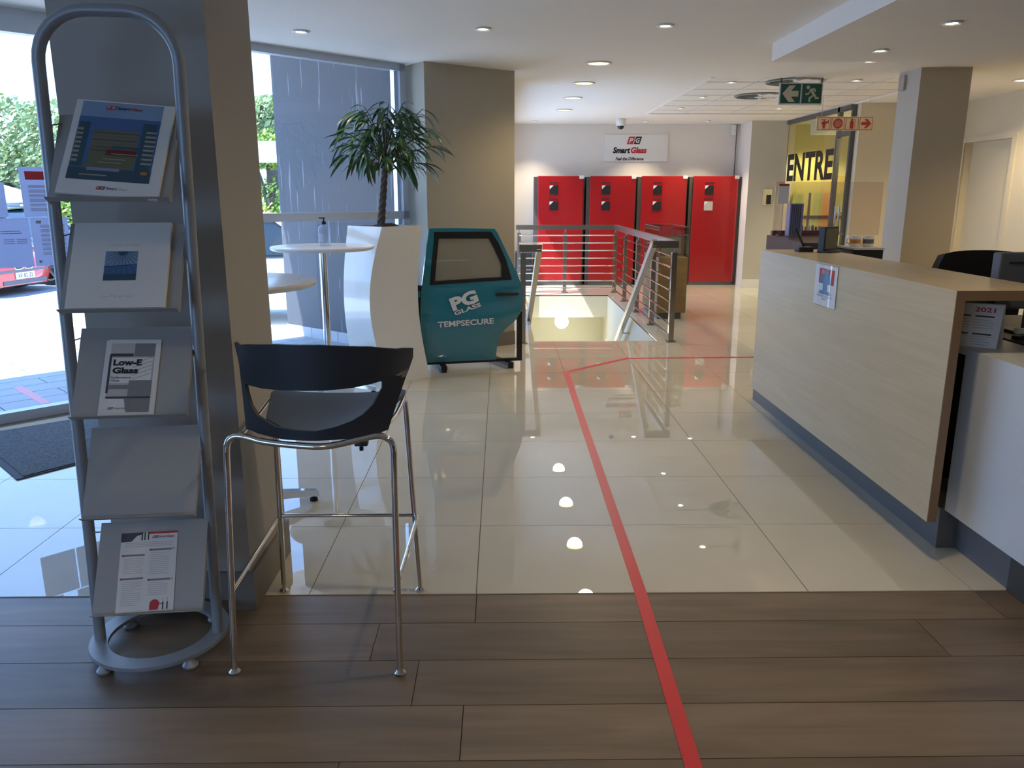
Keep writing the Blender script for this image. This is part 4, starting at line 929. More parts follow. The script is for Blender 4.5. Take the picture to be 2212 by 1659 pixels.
# ------------------------------------------------------------------ round bar tables and the bottle
def round_table(loc, rz, label):
    t = thing('bar_table', label, 'table', loc, rz, 'round white bar tables')
    MB().lathe([(0, 1.022), (0.335, 1.022), (0.348, 1.030), (0.352, 1.040), (0.348, 1.048), (0.340, 1.050), (0, 1.050)], 48).build('table_top', M['tabletop'], t)
    MB().lathe([(0.10, 1.012), (0.10, 1.022), (0.03, 1.022)], 20).lathe([(0.026, 0.09), (0.026, 1.014)], 20).build('column', M['chrome'], t)
    MB().lathe([(0.0, 0.05), (0.045, 0.055), (0.05, 0.09), (0.03, 0.12), (0.026, 0.12)], 20).build('hub', M['chrome'], t)
    for k in range(4):
        a = PI / 2 * k; ex = Vector((math.cos(a), math.sin(a), 0)); ey = Vector((-math.sin(a), math.cos(a), 0)); b = MB(); vs = []
        for i in range(9):
            u = i / 8; r = 0.03 + 0.30 * u; zt = 0.105 - 0.055 * u ** 1.4; zb = zt - 0.042 + 0.014 * u; w = 0.026 - 0.006 * u
            for sy, zz in ((-w, zb), (w, zb), (w * 0.8, zt), (-w * 0.8, zt)): vs.append(ex * r + ey * sy + Vector((0, 0, zz)))
        fs2 = [(i * 4 + q, i * 4 + (q + 1) % 4, (i + 1) * 4 + (q + 1) % 4, (i + 1) * 4 + q) for i in range(8) for q in range(4)] + [(0, 1, 2, 3), (35, 34, 33, 32)]
        lo_ = b.add(vs, fs2, 0, False).build('leg', M['chrome'], t)
        MB().lathe([(0.018, 0), (0.018, 0.014), (0.008, 0.016), (0.008, 0.026)], 12, tuple(ex * 0.312)).build('glide', M['rubber'], lo_)
    return t
round_table((-1.238, 5.545, 0), math.radians(-92.5 + 90), 'round white bar table under the window with a clear pump bottle on it')
round_table((-1.125, 3.285, 0), math.radians(39), 'round white bar table mostly hidden behind the near pillar')
bt = thing('pump_bottle', 'clear plastic sanitiser bottle with black pump standing on the round white table', 'bottle', (-1.215, 5.52, 1.05))
MB().lathe([(0.0, 0.0), (0.038, 0.0), (0.041, 0.006), (0.041, 0.105), (0.036, 0.128), (0.016, 0.142), (0.014, 0.150), (0, 0.150)], 24).build('bottle_body', M['bottleg'], bt)
MB().lathe([(0.016, 0.147), (0.016, 0.165), (0.006, 0.168), (0.005, 0.185), (0.012, 0.187), (0.012, 0.193), (0, 0.193)], 16).box(-0.032, 0.0, -0.005, 0.005, 0.185, 0.193).build('pump', M['black'], bt)
MB().lathe([(0.004, 0.01), (0.004, 0.148)], 8).build('dip_tube', M['bottleg'], bt)
lb = MB(); vs = []
for i in range(9):
    a = -PI / 2 - 0.9 + 1.3 * i / 8; vs += [(0.0414 * math.cos(a), 0.0414 * math.sin(a), 0.03), (0.0414 * math.cos(a), 0.0414 * math.sin(a), 0.088)]
lb.add(vs, [(2 * i, 2 * i + 2, 2 * i + 3, 2 * i + 1) for i in range(8)], 0, True).build('label_sheet', M['bottle_label'], bt)

# ------------------------------------------------------------------ bar stool
so = thing('bar_stool', 'black plastic bar stool with chrome legs standing on the wood planks', 'bar stool', (-0.55, 2.355, 0))
OUT = [(-0.244, -0.133, 0.97), (-0.226, -0.148, 0.978), (-0.165, -0.19, 0.99), (-0.067, -0.234, 0.998), (0.056, -0.249, 0.999), (0.192, -0.213, 0.987), (0.27, -0.167, 0.969), (0.293, -0.15, 0.96), (0.292, -0.151, 0.934), (0.274, -0.164, 0.881), (0.25, -0.18, 0.813), (0.226, -0.195, 0.743), (0.182, -0.218, 0.733), (0.112, -0.241, 0.73), (0.031, -0.25, 0.728), (-0.061, -0.236, 0.728), (-0.144, -0.202, 0.736), (-0.165, -0.19, 0.741), (-0.183, -0.179, 0.741), (-0.185, -0.177, 0.829), (-0.189, -0.175, 0.931), (-0.205, -0.164, 0.962)]
INN = [(-0.173, -0.185, 0.877), (-0.161, -0.192, 0.874), (-0.118, -0.215, 0.87), (-0.077, -0.231, 0.87), (0.0, -0.248, 0.871), (0.072, -0.248, 0.872), (0.142, -0.233, 0.876), (0.188, -0.215, 0.882), (0.211, -0.204, 0.887), (0.217, -0.2, 0.885), (0.216, -0.201, 0.867), (0.19, -0.214, 0.822), (0.161, -0.226, 0.797), (0.133, -0.236, 0.782), (0.09, -0.245, 0.768), (0.032, -0.25, 0.756), (-0.02, -0.245, 0.757), (-0.085, -0.228, 0.763), (-0.139, -0.205, 0.787), (-0.16, -0.193, 0.818), (-0.169, -0.188, 0.852)]
cx_, cz_ = 0.025, 0.835
def hitp(poly, a):
    d = (math.cos(a), math.sin(a)); best = None
    for i in range(len(poly)):
        p, q = poly[i], poly[(i + 1) % len(poly)]; ex_, ez_ = q[0] - p[0], q[2] - p[2]; den = d[0] * ez_ - d[1] * ex_
        if abs(den) < 1e-9: continue
        t = ((p[0] - cx_) * ez_ - (p[2] - cz_) * ex_) / den; s = ((p[0] - cx_) * d[1] - (p[2] - cz_) * d[0]) / den
        if t > 0 and -1e-6 <= s <= 1 + 1e-6 and (best is None or t < best): best = t
    return (cx_ + d[0] * best, cz_ + d[1] * best)
an = sorted(set([round(math.atan2(p[2] - cz_, p[0] - cx_), 3) for p in OUT + INN] + [round(-PI + 2 * PI * k / 60 + 0.01, 3) for k in range(60)]))
def yb(x, z):    # back wraps forward (+y, away from the viewer) at the sides and leans back towards the top
    return -0.250 + 1.5 * (x - 0.035) ** 2 + (0.03 if False else 0)
def tipped(x, z):
    ex_ = 0.0
    if x < -0.19 and z > 0.94: ex_ = (-0.19 - x) * 1.6
    if x > 0.25 and z > 0.90: ex_ = (x - 0.25) * 1.3
    return ex_
rows_ = []; ns = 5
for a in an:
    o_, i_ = hitp(OUT, a), hitp(INN, a)
    for k in range(ns + 1):
        t = k / ns; x = o_[0] + (i_[0] - o_[0]) * t; z = o_[1] + (i_[1] - o_[1]) * t; rows_.append((x, yb(x, z) + tipped(x, z), z))
n = len(an); m1 = ns + 1
b = MB(); vs = list(rows_); th = 0.010
inner_off = []
for i in range(n):
    for k in range(m1):
        x, y, z = rows_[i * m1 + k]; s = 2 * 1.5 * (x - 0.035); nn = Vector((-s, 1, 0)).normalized() * th; inner_off.append((x + nn.x, y + nn.y, z))
vs += inner_off; O = n * m1; fs2 = []
for i in range(n):
    j = (i + 1) % n
    for k in range(ns):
        fs2.append((i * m1 + k, j * m1 + k, j * m1 + k + 1, i * m1 + k + 1)); fs2.append((O + i * m1 + k, O + i * m1 + k + 1, O + j * m1 + k + 1, O + j * m1 + k))
    for k in (0, ns): fs2.append((i * m1 + k, O + i * m1 + k, O + j * m1 + k, j * m1 + k))
b.add(vs, fs2, 0, True); b.build('backrest', M['seat'], so)
b = MB(); vs = []; fs2 = []; nu, nv = 14, 14
def seatp(u, v, off):
    yr = -0.235 + 0.485 * v; w = 0.168 + 0.052 * min(1, v * 1.25) - 0.012 * (v > 0.97)
    x = 0.025 - 0.02 * v + u * w
    yy = yr + (0.12 * u * u * (1 - v) if v < 1 else 0)
    z = 0.748 - 0.018 * math.sin(PI * v) * (1 - u * u) - 0.030 * max(0, v - 0.8) ** 1.5 * 10 * 0.3 + 0.012 * u * u
    return (x, yy, z - off)
for off in (0, 0.012):
    for j in range(nv + 1):
        for i in range(nu + 1): vs.append(seatp(-1 + 2 * i / nu, j / nv, off))
K = (nu + 1) * (nv + 1); q = lambda i, j, s=0: s * K + j * (nu + 1) + i
for j in range(nv):
    for i in range(nu): fs2 += [(q(i, j), q(i + 1, j), q(i + 1, j + 1), q(i, j + 1)), (q(i, j, 1), q(i, j + 1, 1), q(i + 1, j + 1, 1), q(i + 1, j, 1))]
for i in range(nu): fs2 += [(q(i, 0), q(i, 0, 1), q(i + 1, 0, 1), q(i + 1, 0)), (q(i, nv), q(i + 1, nv), q(i + 1, nv, 1), q(i, nv, 1))]
for j in range(nv): fs2 += [(q(0, j), q(0, j + 1), q(0, j + 1, 1), q(0, j, 1)), (q(nu, j), q(nu, j, 1), q(nu, j + 1, 1), q(nu, j + 1))]
b.add(vs, fs2, 0, True).build('seat', M['seat'], so)
def smooth(pts, n=6):
    P = [Vector(p) for p in pts]; out = []
    for i in range(len(P) - 1):
        p0, p1, p2, p3 = P[max(0, i - 1)], P[i], P[i + 1], P[min(len(P) - 1, i + 2)]
        for k in range(n):
            t = k / n; out.append(0.5 * ((2 * p1) + (p2 - p0) * t + (2 * p0 - 5 * p1 + 4 * p2 - p3) * t * t + (3 * p1 - p0 - 3 * p2 + p3) * t ** 3))
    return out + [P[-1]]
bk = smooth([(-0.225, -0.232, 0.690), (-0.218, -0.232, 0.722), (-0.190, -0.232, 0.738), (-0.12, -0.235, 0.722), (-0.03, -0.245, 0.714), (0.06, -0.250, 0.712), (0.15, -0.240, 0.728), (0.205, -0.236, 0.738), (0.238, -0.236, 0.722), (0.245, -0.236, 0.690)], 5)
MB().tube(bk, 0.0095, 12).build('rear_rail', M['chrome'], so)
for nm, a_, b_ in (('leg', (-0.225, -0.232, 0.692), (-0.253, -0.246, 0.014)), ('leg', (0.245, -0.236, 0.692), (0.243, -0.257, 0.014)), ('leg', (-0.222, 0.235, 0.700), (-0.237, 0.252, 0.014)), ('leg', (0.222, 0.235, 0.712), (0.253, 0.251, 0.014))):
    lg_ = MB().tube([a_, b_], 0.0095, 12).build('leg', M['chrome'], so)
    MB().lathe([(0, 0), (0.016, 0.001), (0.018, 0.006), (0.012, 0.013), (0.009, 0.016)], 14, (b_[0], b_[1], 0)).build('foot_glide', M['chrome'], lg_)
for s, x0, x1 in ((-1, -0.222, -0.19), (1, 0.222, 0.20)):
    MB().tube(smooth([(x0, 0.235, 0.700 + 0.012 * (s > 0)), (x0, 0.222, 0.726), (x0, 0.18, 0.732), (x1 + 0.02 * s, 0.0, 0.728), (x1, -0.20, 0.734)], 5), 0.0085, 10).build('side_rail', M['chrome'], so)
MB().tube([(-0.232, 0.246, 0.296), (0.240, 0.246, 0.296)], 0.007, 10).build('foot_rest', M['chrome'], so)
MB().tube([(-0.240, 0.246, 0.285), (-0.244, -0.243, 0.262)], 0.007, 10).build('foot_rest', M['chrome'], so)
MB().tube([(0.252, 0.246, 0.290), (0.236, -0.243, 0.262)], 0.007, 10).build('foot_rest', M['chrome'], so)
MB().bbox(0.135, 0.172, -0.236, -0.21, 0.706, 0.716, 0.003).lathe([(0.006, 0.690), (0.006, 0.70)], 8, (0.152, -0.22, 0)).build('bracket', M['black'], so)

# ------------------------------------------------------------------ brochure rack
RX, RY, RA = -1.083, 2.25, math.radians(5.8)
rk = thing('brochure_rack', 'silver floor standing brochure rack with five tilted shelves before the near pillar', 'brochure rack', (RX, RY, 0), RA)
b = MB(); n = 56; vs = []
cx2, cy2 = 0.0, 0.018
for r_, z_ in ((0.205, 0.034), (0.205, 0.046), (0.152, 0.046), (0.152, 0.034)):
    for k in range(n): vs.append((cx2 + r_ * math.cos(2 * PI * k / n), cy2 + r_ * math.sin(2 * PI * k / n), z_))
b.add(vs, [(i * n + k, i * n + (k + 1) % n, ((i + 1) % 4) * n + (k + 1) % n, ((i + 1) % 4) * n + k) for i in range(4) for k in range(n)]).build('base_ring', M['rack'], rk)
for a in (228, 312, 138, 45):
    MB().lathe([(0.0, 0), (0.022, 0.001), (0.024, 0.008), (0.014, 0.02), (0.008, 0.034)], 16, (cx2 + 0.185 * math.cos(math.radians(a)), cy2 + 0.185 * math.sin(math.radians(a)), 0)).build('foot', M['rack'], rk)
def lean(p): return (p[0] + 0.024 * p[2], p[1], p[2])
pr_ = 0.0165
pth = [(-0.178, 0.0, 0.045), (-0.178, 0.0, 0.9)] + [(-0.178 + 0.13 - 0.13 * math.cos(t), 0.0, 1.735 + 0.13 * math.sin(t)) for t in [PI / 2 * i / 8 for i in range(9)]] + [(0.178 - 0.13 + 0.13 * math.sin(t), 0.0, 1.735 + 0.13 * math.cos(t)) for t in [PI / 2 * i / 8 for i in range(9)]] + [(0.178, 0, 0.9), (0.178, 0, 0.045)]
MB().tube([lean(p) for p in pth], pr_, 14).build('tube_frame', M['rack'], rk)
def shelf_frame(k):   # local frame of a shelf: u across, v up the plate, w towards the viewer
    z = 0.205 + 0.2936 * k
    o_ = Vector((0.030 + 0.0025 * z, -0.168 + 0.055 * z, z))
    return frame(o_, (1, 0, 0), (0, 0.1445, 0.2288))
MW = Matrix.Translation((RX, RY, 0)) @ Matrix.Rotation(RA, 4, 'Z')
for k in range(5):
    F_ = shelf_frame(k); b = MB()
    b.fbox(F_, -0.1545, 0.1545, 0, 0.2706, -0.002, 0.0).fbox(F_, -0.1545, 0.1545, -0.002, 0.0, -0.002, 0.020)
    b.slab([(-0.1545, 0.0), (-0.1545, 0.2), (-0.150, 0.2), (-0.150, 0.0)], F_, -0.018, -0.002).slab([(0.150, 0.0), (0.150, 0.2), (0.1545, 0.2), (0.1545, 0.0)], F_, -0.018, -0.002)
    sh_ = b.build('shelf', M['rackshelf'], rk)
    for s in (-1, 1):
        p = F_(s * 0.145, 0.245, -0.004); q = Vector(lean((s * 0.172, 0, p.z - 0.01))); bb = MB(); bar(bb, p, q, 0.004, 0.004); bb.build('shelf_bracket', M['rack'], sh_)
def wframe(k, u=0, v=0, rot=0.0, w=0.0):
    F_ = shelf_frame(k); o_ = MW @ F_(u, v, w); ex_ = (MW @ F_(u + 1, v, w)) - o_; ey_ = (MW @ F_(u, v + 1, w)) - o_
    c, s = math.cos(rot), math.sin(rot)
    return o_, ex_ * c + ey_ * s, ey_ * c - ex_ * s
def sheet(name, label, cat, k, u, v, rot, w=0.001):
    o_, ex_, ey_ = wframe(k, u, v, rot, w)
    t = thing(name, label, cat, o_)
    ez_ = ex_.cross(ey_); t.rotation_euler = Matrix((ex_, ey_, ez_)).transposed().to_euler()
    return t, frame((0, 0, 0), (1, 0, 0), (0, 1, 0))
ID = frame((0, 0, 0), (1, 0, 0), (0, 1, 0))
# magazine on the top shelf
mg, F0 = sheet('magazine', 'white magazine with a dark blue building photo on its cover, on the top rack shelf', 'magazine', 4, -0.134, 0.018, -0.085)
MB().bbox(0, 0.262, 0, 0.298, 0, 0.010, 0.001, seg=1).build('pages', M['paper'], mg)
cv = MB(); Wc = 0.0104
def cq(u0, u1, v0, v1, m, dw=0): cv.rect(ID, u0, u1, v0 * 1.137, v1 * 1.137, Wc + dw * 0.0002, m)
cq(0.018, 0.232, 0.040, 0.258, 0); cq(0.018, 0.232, 0.215, 0.258, 1, 1); cq(0.018, 0.232, 0.196, 0.215, 0, 1)
cq(0.022, 0.050, 0.075, 0.200, 2, 2); cq(0.188, 0.226, 0.070, 0.205, 2, 2)
cq(0.062, 0.182, 0.120, 0.180, 3, 2); cq(0.062, 0.185, 0.075, 0.125, 4, 2); cq(0.018, 0.232, 0.040, 0.072, 2, 2); cq(0.05, 0.17, 0.073, 0.083, 4, 3)
for k in range(8): cq(0.020, 0.036, 0.088 + k * 0.0125, 0.094 + k * 0.0125, 5, 3); cq(0.200, 0.228, 0.090 + k * 0.0125, 0.095 + k * 0.0125, 5, 3)
for k in range(5): cq(0.064, 0.180, 0.130 + k * 0.010, 0.133 + k * 0.010, 4 if k % 2 else 2, 3)
cq(0.118, 0.200, 0.128, 0.136, 6, 4); cq(0.105, 0.185, 0.110, 0.126, 8, 4); cq(0.065, 0.150, 0.066, 0.074, 7, 5); cq(0.05, 0.12, 0.052, 0.055, 5, 5); cq(0.12, 0.19, 0.113, 0.115, 5, 5); cq(0.10, 0.16, 0.098, 0.100, 5, 5); cq(0.09, 0.15, 0.088, 0.090, 5, 5)
cq(0.206, 0.222, 0.062, 0.070, 9, 5)
cv.build('cover_print', [M['print_blue'], M['print_sky'], M['print_slate'], M['print_brown'], M['print_olive'], M['print_tan'], M['print_slate'], M['print_violet'], M['darkred'], M['print_orange']], mg)
def logo(par, F, u, v, h, w, mats, word1, word2, c1, c2):
    k = h * 0.35; b = MB(); b.slab([(u, v), (u + h, v), (u + h + k, v + h), (u + k, v + h)], F, w, w + 0.0002, 0); b.slab([(u + h * 1.08, v), (u + h * 2.08, v), (u + h * 2.08 + k, v + h), (u + h * 1.08 + k, v + h)], F, w, w + 0.0002, 1)
    b.build('logo', mats, par)
    text('lettering', 'P', F, u + h * 0.66, v + h * 0.2, h, M['print_white'], par, bold=0.03, shear=0.3, width=h * 0.6, height=h * 0.62, w=w + 0.0004)
    text('lettering', 'G', F, u + h * 1.74, v + h * 0.2, h, M['print_white'], par, bold=0.03, shear=0.3, width=h * 0.6, height=h * 0.62, w=w + 0.0004)
    if word1: text('lettering', word1, F, u + h * 2.6, v + h * 0.1, h, c1, par, bold=0.02, shear=0.15, align='LEFT', width=h * 2.8, height=h * 0.8, w=w + 0.0003)
    if word2: text('lettering', word2, F, u + h * 5.5, v + h * 0.1, h, c2, par, bold=0.02, shear=0.15, align='LEFT', width=h * 2.6, height=h * 0.8, w=w + 0.0003)
logo(mg, ID, 0.080, 0.270, 0.012, 0.0113, [M['print_red'], M['print_red']], 'Smart', 'Glass', M['print_black'], M['print_red'])
logo(mg, ID, 0.100, 0.018, 0.010, 0.0103, [M['print_red'], M['print_black']], 'Smart', 'Glass', M['print_black'], M['print_lgrey'])
# book on the second shelf
mb2, F0 = sheet('book', 'white book with a small blue glass dome photo, on the second highest rack shelf', 'book', 3, -0.136, 0.004, 0.0)
MB().bbox(0, 0.258, 0, 0.262, 0, 0.014, 0.001, seg=1).build('pages', M['paper'], mb2)
cv = MB(); Wc = 0.0142
x0, x1, y0, y1 = 0.090, 0.176, 0.082, 0.172
cv.rect(ID, x0, x1, y0, y1, Wc, 0); cv.rect(ID, x0, x1, y0, y0 + 0.02, Wc + 0.0002, 1); cv.rect(ID, x0, x1, y0 + 0.02, y0 + 0.045, Wc + 0.0002, 2)
pc = ((x0 + x1) / 2 + 0.003, y1 - 0.002)
for k in range(13):
    a = PI + PI * (k + 0.5) / 13; d = (math.cos(a), math.sin(a)); t = min((x1 - pc[0]) / abs(d[0]) if abs(d[0]) > 1e-3 else 9, (pc[0] - x0) / abs(d[0]) if abs(d[0]) > 1e-3 else 9, (pc[1] - y0 - 0.02) / abs(d[1]) if abs(d[1]) > 1e-3 else 9)
    if d[0] > 0: t = min((x1 - pc[0]) / d[0] if d[0] > 1e-3 else 9, (pc[1] - y0 - 0.02) / abs(d[1]) if abs(d[1]) > 1e-3 else 9)
    w_ = 0.0007; q0, q1 = (pc[0] + d[0] * 0.008, pc[1] + d[1] * 0.008), (pc[0] + d[0] * t, pc[1] + d[1] * t); nx, ny = -d[1] * w_, d[0] * w_
    cv.add([ID(q0[0] - nx, q0[1] - ny, Wc + 0.0004), ID(q1[0] - nx, q1[1] - ny, Wc + 0.0004), ID(q1[0] + nx, q1[1] + ny, Wc + 0.0004), ID(q0[0] + nx, q0[1] + ny, Wc + 0.0004)], [(0, 1, 2, 3)], 1)
cv.add([ID(pc[0], pc[1], Wc + 0.0005)] + [ID(pc[0] + 0.013 * math.cos(PI + PI * k / 10), pc[1] + 0.012 * math.sin(PI + PI * k / 10), Wc + 0.0005) for k in range(11)], [(0, k + 1, k + 2) for k in range(10)], 1)
cv.slab([(x0, y0 + 0.040), (x1, y0 + 0.047), (x1, y0 + 0.050), (x0, y0 + 0.043)], ID, Wc, Wc + 0.0006, 1)
cv.build('cover_print', [M['print_sky'], M['print_slate'], M['print_blue']], mb2)
text('lettering', 'A clarity of vision', ID, 0.136, 0.186, 0.01, M['print_lgrey'], mb2, width=0.085, height=0.008, w=Wc + 0.0003)
text('lettering', 'the PG group', ID, 0.130, 0.030, 0.01, M['print_lgrey'], mb2, width=0.085, height=0.008, w=Wc + 0.0003)
# leaflet on the third shelf
le, F0 = sheet('leaflet', 'grey and white leaflet with bold black title, on the middle rack shelf', 'leaflet', 2, -0.076, 0.004, -0.02)
MB().box(-0.008, 0.142, 0, 0.226, 0, 0.002).box(0, 0.142, 0, 0.228, 0.002, 0.0036).build('pages', M['paper'], le)
cv = MB(); Wc = 0.0040
for u0, u1, v0, v1, m, d in ((0.008, 0.128, 0.010, 0.216, 1, 0), (0.008, 0.072, 0.186, 0.216, 1, 1), (0.072, 0.128, 0.176, 0.216, 2, 1), (0.008, 0.070, 0.176, 0.185, 0, 2), (0.013, 0.124, 0.096, 0.172, 3, 2), (0.006, 0.012, 0.066, 0.182, 0, 3),
                             (0.066, 0.128, 0.056, 0.104, 2, 3), (0.014, 0.066, 0.078, 0.090, 2, 3), (0.008, 0.128, 0.050, 0.056, 0, 4), (0.008, 0.066, 0.010, 0.049, 3, 3), (0.070, 0.128, 0.010, 0.049, 2, 3)):
    cv.rect(ID, u0, u1, v0, v1, Wc + 0.0002 * d, m)
for k in range(5):
    cv.slab([(0.07, 0.105 + k * 0.012), (0.122, 0.125 + k * 0.012), (0.122, 0.1262 + k * 0.012), (0.07, 0.1062 + k * 0.012)], ID, Wc + 0.0005, Wc + 0.0007, 2)
cv.slab([(0.066, 0.010), (0.078, 0.010), (0.070, 0.049), (0.058, 0.049)], ID, Wc + 0.0007, Wc + 0.0009, 2)
cv.build('cover_print', [M['print_dark'], M['print_lgrey'], M['print_grey'], M['paper']], le)
text('lettering', 'Low-E', ID, 0.018, 0.148, 0.02, M['print_black'], le, bold=0.045, align='LEFT', width=0.078, height=0.019, w=Wc + 0.0012)
text('lettering', 'Glass', ID, 0.018, 0.124, 0.02, M['print_black'], le, bold=0.045, align='LEFT', width=0.070, height=0.019, w=Wc + 0.0012)
text('lettering', 'Performance', ID, 0.016, 0.1095, 0.01, M['print_grey'], le, bold=0.03, align='LEFT', width=0.054, height=0.007, w=Wc + 0.0012)
text('lettering', 'Glass', ID, 0.016, 0.100, 0.01, M['print_grey'], le, bold=0.03, align='LEFT', width=0.024, height=0.007, w=Wc + 0.0012)
logo(le, ID, 0.016, 0.018, 0.007, Wc + 0.001, [M['print_grey'], M['print_dark']], 'Smart', 'Glass', M['print_grey'], M['print_grey'])
# leaflet on the bottom shelf
lf, F0 = sheet('leaflet', 'red and white text leaflet in two columns, on the bottom rack shelf', 'leaflet', 0, -0.090, 0.004, 0.012)
MB().box(0, 0.162, 0, 0.232, 0, 0.0012).build('sheet', M['paper'], lf)
cv = MB(); Wc = 0.0015
cv.slab([(0, 0.205), (0.03, 0.206), (0.045, 0.222), (0.06, 0.226), (0.064, 0.232), (0, 0.232)], ID, Wc - 0.0001, Wc, 0)
for u in (0.058, 0.066, 0.076): cv.rect(ID, u, u + 0.004, 0.208, 0.232, Wc, 0)
cv.rect(ID, 0.080, 0.162, 0.226, 0.232, Wc, 1); lines(cv, ID, 0.012, 0.15, 0.188, 0.204, 3, 0.0018, 2, Wc, 4)
for u0, v0, v1, nn in ((0.012, 0.110, 0.158, 9), (0.086, 0.105, 0.172, 12), (0.012, 0.018, 0.090, 13), (0.086, 0.045, 0.085, 7)): lines(cv, ID, u0, u0 + 0.056, v0, v1, nn, 0.0016, 2, Wc, int(u0 * 1000) + nn)
for u0, v0 in ((0.006, 0.162), (0.084, 0.176), (0.006, 0.094), (0.084, 0.088)): cv.rect(ID, u0, u0 + 0.065, v0, v0 + 0.0055, Wc + 0.0002, 3); cv.rect(ID, u0, u0 + 0.006, v0, v0 + 0.0055, Wc + 0.0004, 1)
for v0 in (0.178, 0.088): cv.rect(ID, 0.152, 0.155, v0, v0 + 0.006, Wc, 3)
cv.slab([(0.108 + 0.014 * math.cos(PI * k / 8), 0.020 + 0.014 * math.sin(PI * k / 8)) for k in range(9)] + [(0.094, 0.004), (0.118, 0.004)], ID, Wc, Wc + 0.0002, 1)
cv.rect(ID, 0.118, 0.132, 0.019, 0.022, Wc + 0.0003, 1)
for u in (0.130, 0.142): cv.rect(ID, u, u + 0.004, 0.004, 0.026, Wc + 0.0004, 0); cv.rect(ID, u + 0.001, u + 0.002, 0.026, 0.038, Wc + 0.0004, 3)
cv.build('print', [M['print_dark'], M['print_red'], M['print_lgrey'], M['print_grey']], lf)
logo(lf, ID, 0.088, 0.213, 0.008, Wc + 0.0004, [M['print_grey'], M['print_dark']], 'Smart', 'Glass', M['print_grey'], M['print_red'])

# ------------------------------------------------------------------ red tape on the floor, entrance mat
tp = MB()
for a, b_, w in (((0.478, -1.0), (0.478, 1.7), 0.044), ((0.478, 1.7), (0.498, 2.60), 0.044), ((0.498, 2.60), (0.52, 6.19), 0.044)):
    p, q = Vector((*a, 0.0005)), Vector((*b_, 0.0005)); s = (q - p).normalized().cross(Vector((0, 0, 1))) * w / 2
    tp.add([p - s, p + s, q + s, q - s, p - s + Vector((0, 0, 0.0009)), p + s + Vector((0, 0, 0.0009)), q + s + Vector((0, 0, 0.0009)), q - s + Vector((0, 0, 0.0009))], [(0, 1, 2, 3), (4, 7, 6, 5), (0, 4, 5, 1), (1, 5, 6, 2), (2, 6, 7, 3), (3, 7, 4, 0)])
tag(tp.build('floor_tape', M['tape']), 'long red tape line running up the floor from the bottom edge', 'floor tape')
for a, b_, lb_ in (((0.50, 6.19), (1.09, 6.745), 'short slanting red tape line at the far end of the long one'), ((1.08, 6.75), (2.3, 6.79), 'far red tape line crossing the floor before the stair opening')):
    p, q = Vector((*a, 0.0006)), Vector((*b_, 0.0006)); s = (q - p).normalized().cross(Vector((0, 0, 1))) * 0.022; tp = MB()
    tp.add([p - s, p + s, q + s, q - s, p - s + Vector((0, 0, 0.0009)), p + s + Vector((0, 0, 0.0009)), q + s + Vector((0, 0, 0.0009)), q - s + Vector((0, 0, 0.0009))], [(0, 1, 2, 3), (4, 7, 6, 5), (0, 4, 5, 1), (1, 5, 6, 2), (2, 6, 7, 3), (3, 7, 4, 0)])
    tag(tp.build('floor_tape', M['tape']), lb_, 'floor tape')
mtt = thing('entrance_mat', 'dark grey entrance mat on the tiles inside the glazed door', 'mat', (0, 0, 0))
A_, B_ = Vector((-2.433, 3.766)), Vector((-1.31, 5.22)); nn = Vector((-0.79, 0.61)) * 0.0
C_, D_ = Vector((-1.80, 5.66)), Vector((-3.16, 4.50))
MB().prism([tuple(A_), tuple(B_), tuple(C_), tuple(D_)], 0.0, 0.006).build('edge_strip', M['mattedge'], mtt)
ctr = (A_ + B_ + C_ + D_) / 4; ins = [tuple(ctr + (p - ctr) * 0.96) for p in (A_, B_, C_, D_)]
MB().prism(ins, 0.006, 0.010).build('carpet', M['matt'], mtt)

# ------------------------------------------------------------------ paper notices on the glazed door
def poster(s, z, label, style, h=0.297):
    x, y = FP(s, -0.004)
    t = thing('paper_notice', label, 'notice', (x, y, z), math.radians(45), 'paper notices on the glazed door')
    F_ = frame((0, 0, 0), XY, XZ)
    MB().fbox(F_, 0, 0.21, 0, h, 0, 0.0006).build('sheet', M['poster'], t)
    pr = MB()
    if style == 0:
        pr.rect(F_, 0.03, 0.20, h - 0.075, h - 0.025, 0.0012, 1)
        for k in range(6): lines(pr, F_, 0.04, 0.185, h - 0.125 - k * 0.028, h - 0.105 - k * 0.028, 3, 0.003, 0, 0.0012, k)
    elif style == 1:
        lines(pr, F_, 0.05, 0.165, 0.20, 0.225, 2, 0.004, 0, 0.0012, 2); lines(pr, F_, 0.06, 0.12, 0.14, 0.175, 3, 0.004, 0, 0.0012, 3); lines(pr, F_, 0.13, 0.19, 0.14, 0.175, 3, 0.004, 0, 0.0012, 5)
    elif style == 2:
        for k in range(7): lines(pr, F_, 0.05, 0.19, 0.235 - k * 0.028, 0.255 - k * 0.028, 3, 0.003, 0, 0.0012, k + 9)
        pr.rect(F_, 0.02, 0.036, 0.02, 0.036, 0.0012, 0); pr.rect(F_, 0.03, 0.06, 0.262, 0.280, 0.0012, 0)
    else: lines(pr, F_, 0.03, 0.18, 0.1, 0.25, 8, 0.004, 0, 0.0012, 6)
    if style != 3 or True: pr.build('print', [M['print_mgrey'], M['print_red']], t)
    fm = MB()
    for q in ((-0.006, 0.0, -0.006, h + 0.006), (0.21, 0.216, -0.006, h + 0.006), (0, 0.21, -0.006, 0), (0, 0.21, h, h + 0.006)): fm.fbox(F_, *q, 0, 0.0008)
    fm.build('clear_border', M['laminating'], t)
s0 = (-2.940 + 0.85) / R2
poster(s0, 1.262, 'paper notice with a red heading block, upper right on the glazed door', 0)
poster(s0 - 0.298, 1.262, 'plain paper notice cut by the left edge, upper left on the glazed door', 3, 0.205)
